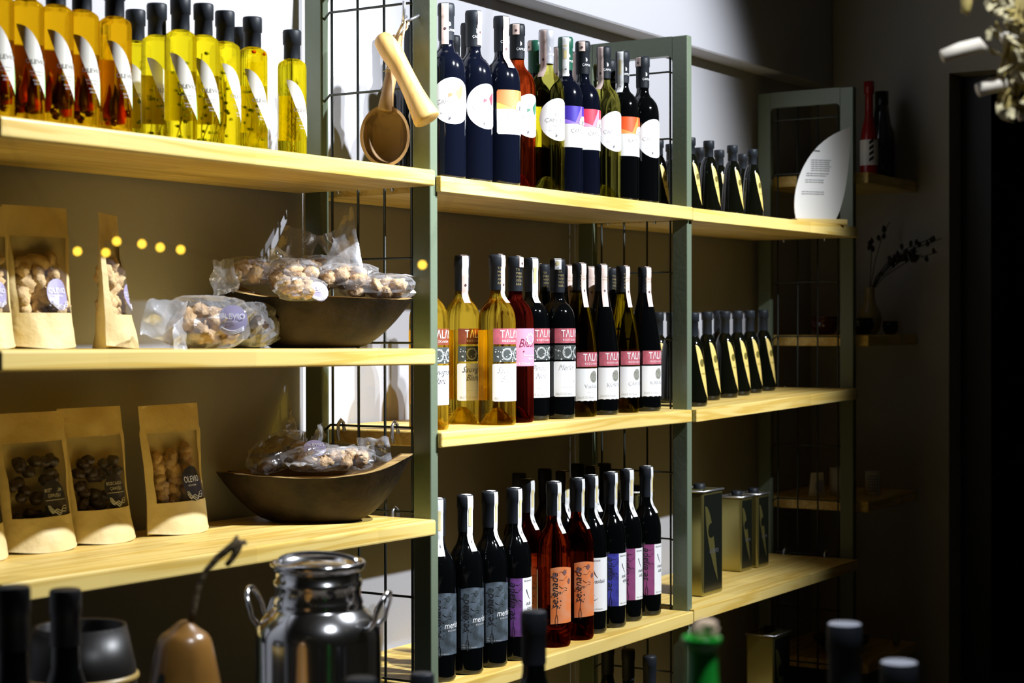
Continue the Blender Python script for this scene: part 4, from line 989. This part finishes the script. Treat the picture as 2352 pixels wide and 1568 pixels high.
def mug(label, x, y, r, h, dots):
    t = thing('mug', label, 'mug', (x, y, -.5345)); mb = MB().lathe([(0, 0), (r*.9, 0), (r, .004), (r, h), (r*.92, h), (r*.9, .006), (0, .006)], MUGW, 28)
    if dots:
        for k in range(6):
            for j in range(5): a = -1.9+.28*j; z = .012+k*(h-.02)/6; mb.grid(lambda u, v: ((r+.0006)*sin(a+.12*u), -(r+.0006)*cos(a+.12*u), z+.006*v), 2, 1, mat('mug_blue', (.02, .03, .06), .4))
    mb.build('mug_body', t)
    MB().tube([(r-.002+.020*sin(pi*i/8), -.002, h*.22+h*.55*i/8) for i in range(9)], .004, MUGW, 8).build('handle', t)
mug('white mug with dark dot pattern on the third corner shelf, right of the frame', 2.46, .030, .024, .076, True)
mug('brown-sided tall mug with pale rim seen through the far mesh', 2.40, .115, .034, .088, False)
t = thing('paper_sachet', 'small pale sachet with lilac oval on the third corner shelf', 'sachet', (2.33, .165, -.5345), R_(-40))
MB().grid(lambda u, v: ((u-.5)*.06*(1-.3*v), -.012*(1-v)*(1-(2*u-1)**2)-.001, .075*v), 8, 8, LABC).grid(lambda u, v: ((u-.5)*.06*(1-.3*v), .012*(1-v)*(1-(2*u-1)**2)+.001, .075*v), 8, 8, LABC).build('paper', t)
MB().add([(.013*cos(2*pi*k/14), -.0145, .034+.020*sin(2*pi*k/14)) for k in range(14)], [tuple(range(14))], LILAC).build('oval_print', t)
t = thing('dark_dish', 'dark dish on the lowest corner shelf', 'dish', (2.42, .12, -1.0295))
MB().lathe([(0, 0), (.05, 0), (.085, .03), (.09, .045), (.082, .04), (.05, .01), (0, .008)], MATS['black_glaze'], 28).build('dish_body', t)
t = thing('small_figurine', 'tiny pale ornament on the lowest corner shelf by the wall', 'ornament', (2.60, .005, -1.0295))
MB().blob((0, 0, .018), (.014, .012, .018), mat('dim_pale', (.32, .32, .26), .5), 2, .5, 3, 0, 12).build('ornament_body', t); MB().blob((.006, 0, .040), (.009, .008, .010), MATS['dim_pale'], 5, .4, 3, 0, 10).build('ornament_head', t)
# ================================================================ foreground display table and what stands on it
TZ = -.62
o = MB().box((-2.3, -1.95, TZ-.04), (-.42, -.37, TZ), mat('table_wood', (.06, .045, .03), .5)).build('tabletop')
t = thing('display_table', 'dark display table below the frame carrying the foreground things', 'table', (-1.3, -1.1, Z0))
o.parent = t; o.matrix_parent_inverse = Matrix.Translation((1.3, 1.1, -Z0))
for x in (-.9, .8):
    for y in (-.75, .65): MB().box((x, y, 0), (x+.06, y+.06, TZ-.04-Z0), mat('table_wood', (.06, .045, .03), .5)).build('leg', t)
# steel oil can
D = 2.30; c = atD(731, 1400, D); r = .0825; CANX, CANY = c.x, c.y
t = thing('steel_oil_can', 'round polished steel oil can with domed lid and two side handles', 'can', (c.x, c.y, TZ), R_(-72))
hz = atD(731, 1294, D).z - TZ      # rim height
k = hz
MB().lathe([(0, 0), (r, 0), (r+.001, .003), (r, .006), (r, k-.096), (r*.985, k-.086), (r*.93, k-.076), (r*.84, k-.066), (.062, k-.059), (.0575, k-.055), (.0590, k-.051), (.0575, k-.047), (.0560, k-.043), (.0560, k-.030), (.0575, k-.028), (.0575, k-.022), (.0545, k-.020), (.0545, k-.008)], STEEL, 64).build('can_body', t)
MB().lathe([(.054, k-.010), (.0585, k-.008), (.0615, k-.003), (.0622, k+.001), (.060, k+.004), (.056, k+.002), (.0535, k-.004), (.046, k-.003), (.030, k+.001), (.015, k+.003), (0, k+.0035)], STEEL, 56).build('lid', t)
MB().tube([(.054*cos(pi*i/14), .0, k+.002+.012*sin(pi*i/14)) for i in range(15)], .0032, STEEL, 8).build('lid_clamp', [c for c in bpy.data.objects if c.name == 'lid'][0])
for sgn in (-1, 1):
    pts = [(sgn*(r-.012), -.020, k-.086), (sgn*(r+.002), -.021, k-.070)] + [(sgn*(r+.004+.010*sin(pi*i/10)), -.021*cos(pi*i/10), k-.060+.026*sin(pi*i/10)) for i in range(11)] + [(sgn*(r+.002), .021, k-.070), (sgn*(r-.012), .020, k-.086)]
    MB().tube(pts, .0034, STEEL, 8).build('handle', t); hd_ = [c for c in bpy.data.objects if c.name.startswith('handle') and c.parent == t][-1]
    MB().box((min(sgn*(r-.022), sgn*(r-.004)), -.024, k-.092), (max(sgn*(r-.022), sgn*(r-.004)), .024, k-.082), STEEL).build('handle_bracket', hd_, bevel=.003)
# gourd
D = 1.98; c = atD(424, 1500, D); gz = atD(432, 1424, D).z - TZ
t = thing('painted_gourd', 'orange-brown pear gourd painted with olives, long dry stem', 'gourd', (c.x, c.y, TZ))
G = mat('gourd_skin', (.19, .09, .018), .28, coat=.3, var=.3, vscale=18)
gp = [(0, 0), (.03, .002), (.062, .03), (.072, .075), (.066, .120), (.054, .165), (.043, .205), (.036, .24), (.029, .27), (.017, gz-.010), (.006, gz-.001), (0, gz)]
gp = [(a, b*gz/gz) for a, b in gp]
mb = MB().lathe(smooth_prof(gp, 3), G, 36)
mb.build('gourd_body', t)
def gr(z):
    for (r0, z0), (r1, z1) in zip(gp, gp[1:]):
        if z0 <= z <= z1: return r0+(r1-r0)*(z-z0)/max(1e-6, z1-z0)
    return .01
mb = MB(); OL = mat('painted_olive', (.012, .014, .012), .4); LF = mat('painted_leaf', (.05, .075, .02), .4)
def gmap(s, z): r = gr(z)+.0016; a = -1.35+s/.045; return (r*sin(a), -r*cos(a), z)
for (s, z, a_, b_, m_, rt) in ((-.008, gz-.062, .006, .009, OL, 0), (-.014, gz-.104, .007, .010, OL, 0), (.006, gz-.073, .016, .006, LF, .35), (.006, gz-.103, .014, .004, LF, -.3), (-.016, gz-.082, .010, .005, LF, .9)):
    n = 14; mb.add([gmap(s+a_*cos(2*pi*k/n)*cos(rt)-b_*sin(2*pi*k/n)*sin(rt), z+a_*cos(2*pi*k/n)*sin(rt)+b_*sin(2*pi*k/n)*cos(rt)) for k in range(n)], [tuple(range(n))], m_)
mb.build('painted_olives', t)
rel = lambda u, v: tuple(atD(u, v, D)-Vector((c.x, c.y, TZ)))
STEM = mat('dry_stem', (.10, .07, .03), .8, bump=.5, bscale=120)
mb = MB().tube([rel(438, 1428), rel(446, 1390), rel(456, 1345), rel(474, 1310), rel(500, 1280), rel(528, 1258), rel(548, 1245)], [.0040, .0033, .0030, .0034, .0040, .0045, .0060], STEM, 10)
mb.tube([rel(552, 1240), rel(545, 1262), rel(532, 1284), rel(520, 1298)], [.005, .0045, .0036, .003], STEM, 8)
mb.tube([rel(548, 1250), rel(540, 1238), rel(546, 1230)], [.004, .003, .002], STEM, 6).tube([rel(550, 1248), rel(562, 1244), rel(566, 1250)], [.004, .003, .002], STEM, 6)
mb.build('stem', t)
# foreground bottles
def fg_bottle(label, u, v, D, rc, m, capm, bodyr=.036, name='wine_bottle', topm=None):
    q = atD(u, v, D); H = q.z-TZ
    t = thing(name, label, 'bottle', (q.x, q.y, TZ), 0, 'bottles standing on the display table')
    MB().lathe(smooth_prof([(0, .001), (bodyr*.9, 0), (bodyr, .006), (bodyr, H*.5), (bodyr*.93, H*.58), (rc*1.25, H*.70), (rc*.93, H*.76), (rc*.9, H*.9), (rc*.9, H-.004), (0, H-.003)], 3), m, 32).build('glass_body', t)
    cp = MB().lathe([(rc*.97, H-.062), (rc, H-.060), (rc, H-.028), (rc*1.06, H-.027), (rc*1.06, H-.004), (rc*1.0, H-.001)], capm, 32)
    cp.lathe([(rc*1.0, H-.001), (rc*.9, H), (0, H)], topm or capm, 32); cp.build('capsule', t)
    return t
CAPT = mat('cap_top', (.50, .52, .60), .35, .2)
fg_bottle('black-capped bottle in the foreground below the middle frame, left of the two shiny-topped ones', 1940, 1430, 1.72, .0160, DARKG, CAPS, topm=CAPT)
fg_bottle('shiny-topped black-capped bottle nearest the lower right corner', 2065, 1518, 1.62, .0165, DARKG, CAPS, topm=CAPT)
fg_bottle('blurred dark bottle neck in front of the lower wine row', 1226, 1402, 2.05, .0145, DARKG, CAPS)
fg_bottle('dark cap barely rising into frame beside the nearest green post', 970, 1545, 2.10, .0135, DARKG, CAPS)
fg_bottle('black capped bottle in the lower left corner, cut by the photo edge', 28, 1345, 1.70, .0165, DARKG, BLACK)
fg_bottle('black capped bottle in the lower left, second from the edge', 150, 1352, 1.93, .0165, DARKG, BLACK)
fg_bottle('small dark knob-topped bottle in front of the steel can', 828, 1556, 1.70, .0150, DARKG, CAPS)
# dark pot behind the left bottles
q = atD(185, 1435, 2.15)
t = thing('dark_glazed_jar', 'dark glazed jar with a thin ochre line, in the lower left', 'jar', (q.x, q.y, TZ))
DJ = mat('jar_glaze', (.006, .005, .004), .40, spec=.3); hj = q.z-TZ
MB().lathe([(0, 0), (.05, 0), (.065, .02), (.072, hj*.5), (.066, hj*.8), (.055, hj), (.050, hj-.002), (.060, hj*.78), (0, hj*.5)], DJ, 40).build('jar_body', t)
MB().lathe([(.0685, hj*.745), (.0705, hj*.75), (.0698, hj*.765), (.0672, hj*.772)], mat('ochre_line', (.30, .20, .05), .4), 40).build('painted_line', t)
# green bottle with cork
q = atD(1612, 1462, 1.40); H = q.z-TZ
t = thing('green_glass_bottle', 'bright green glazed bottle with a bent cork stopper in the foreground', 'bottle', (q.x, q.y, TZ))
GG = mat('green_glaze', (.02, .46, .05), .18, coat=.6)
MB().lathe(smooth_prof([(0, .001), (.034, 0), (.038, .01), (.038, H*.45), (.034, H*.55), (.020, H*.75), (.0135, H-.04), (.0125, H-.012), (.0150, H-.006), (.0158, H-.001), (.0145, H), (.010, H-.004), (0, H-.01)], 3), GG, 36).build('glass_body', t)
CK = mat('cork', (.80, .60, .42), .7, bump=.5, bscale=90, var=.1, vscale=40)
rel = lambda u, v: tuple(atD(u, v, 1.40)-Vector((q.x, q.y, TZ)))
MB().tube([rel(1602, 1480), rel(1604, 1460), rel(1606, 1444), rel(1614, 1434), rel(1630, 1434), rel(1640, 1440)], [.0058, .0062, .0062, .0055, .0048, .0050], CK, 14).tube([rel(1638, 1438), rel(1634, 1456), rel(1630, 1474)], [.0048, .0050, .0045], CK, 12).build('cork_stopper', t)
# ---------------------------------------------------------------- dried flowers hanging at the upper right
D = 2.0; q = atD(2330, 60, D)
t = thing('dried_bouquet', 'hanging bunch of dried leaves and pale cut stalks at the upper right', 'dried flowers', tuple(q))
rel = lambda u, v, dd=0: atD(u, v, D+dd)-q
ST = mat('pale_stalk', (.74, .68, .58), .7); HU = mat('dry_leaf', (.42, .33, .10), .7, var=.4, vscale=40); HG = mat('dry_petal', (.50, .44, .26), .75, var=.4, vscale=50)
for a, b, r_ in (((2165, 130), (2248, 104), .0085), ((2246, 208), (2306, 192), .0085), ((2338, 265), (2375, 255), .008), ((2300, 88), (2352, 82), .007)):
    MB().tube([rel(*a), rel((a[0]+b[0])/2, (a[1]+b[1])/2-3), rel(*b), rel(b[0]+14, b[1]+12)], [r_*.9, r_, r_*1.05, r_*.6], ST, 12).build('cut_stalk', t)
rnd = random.Random(9); mb = MB()
for k in range(95):
    u = rnd.gauss(2338, 34); v = rnd.uniform(-40, 250)
    if u < 2255 + max(0, v-120)*.3: u = 2262+rnd.random()*80 + max(0, v-120)*.3
    p = rel(u, v, rnd.uniform(-.06, .06)); a = rnd.uniform(0, 6.28); L = rnd.uniform(.016, .036); e = Vector((cos(a)*.6, sin(a)*.6, rnd.uniform(-1, .5))).normalized(); sdv = e.cross(Vector((rnd.random(), rnd.random(), 1))).normalized()
    mb.grid(lambda uu, vv: tuple(p + e*L*vv + sdv*(uu-.5)*L*.55*sin(pi*min(.98, vv+.04)) + e.cross(sdv)*.004*sin(3*vv+uu*4)), 4, 6, HU if k % 3 == 0 else HG)
mb.build('leaves', t)
mb = MB()
for k in range(16):
    a = (rnd.gauss(2335, 30), rnd.uniform(20, 240)); mb.tube([rel(2345, -60), rel((2345+a[0])/2+8, (a[1]-60)/2), rel(*a)], .0022, HU, 6)
mb.build('stems', t)
MB().tube([rel(2345, -50), rel(2345, -300), Vector((rel(2345, -300).x, rel(2345, -300).y, ZC-q.z))], .002, CORD, 6).build('cord', t)
mb = MB()
for (u, v) in ((2220, 4), (2345, 175), (2316, 235)):
    MB().blob(tuple(rel(u, v)), (.008, .006, .016), HU, k, .3, 2, 1, 10).build('dry_bud', t)
# ---------------------------------------------------------------- yellow dots added in place of reflections in the window glass
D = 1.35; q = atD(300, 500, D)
t = thing('glass_reflections', 'tiny glowing yellow dots on an added wire, standing in for reflections in window glass', 'window reflections', tuple(q))
REFL = mat('yellow_reflection', (.8, .6, .1), .4, emit=((1, .62, .05), 9)); spots_ = [(178, 577), (243, 580), (268, 554), (326, 560), (368, 568), (415, 573), (970, 608)]  # emissive dots stand in for lights mirrored in a pane that isn't modelled
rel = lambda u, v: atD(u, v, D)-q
for (u, v) in spots_: p = rel(u, v); MB().lathe([(0, -.0016), (.0011, -.0011), (.0016, 0), (.0011, .0011), (0, .0016)], REFL, 12, tuple(p)).build('reflection_dot', t)
MB().tube([rel(-160, -60), rel(60, 400)] + [rel(u, v-3) for u, v in spots_[:6]] + [rel(600, 620), rel(820, 640), rel(970, 605), rel(1100, 300), rel(1130, -60)], .00025, BLACK, 4).build('added_wire', t)  # made-up wire joining the reflection dots
# ---------------------------------------------------------------- lift everything from eye-relative to floor-relative heights
for o in bpy.data.objects:
    if o.parent is None and o.type in ('MESH', 'EMPTY'): o.location.z += EYE
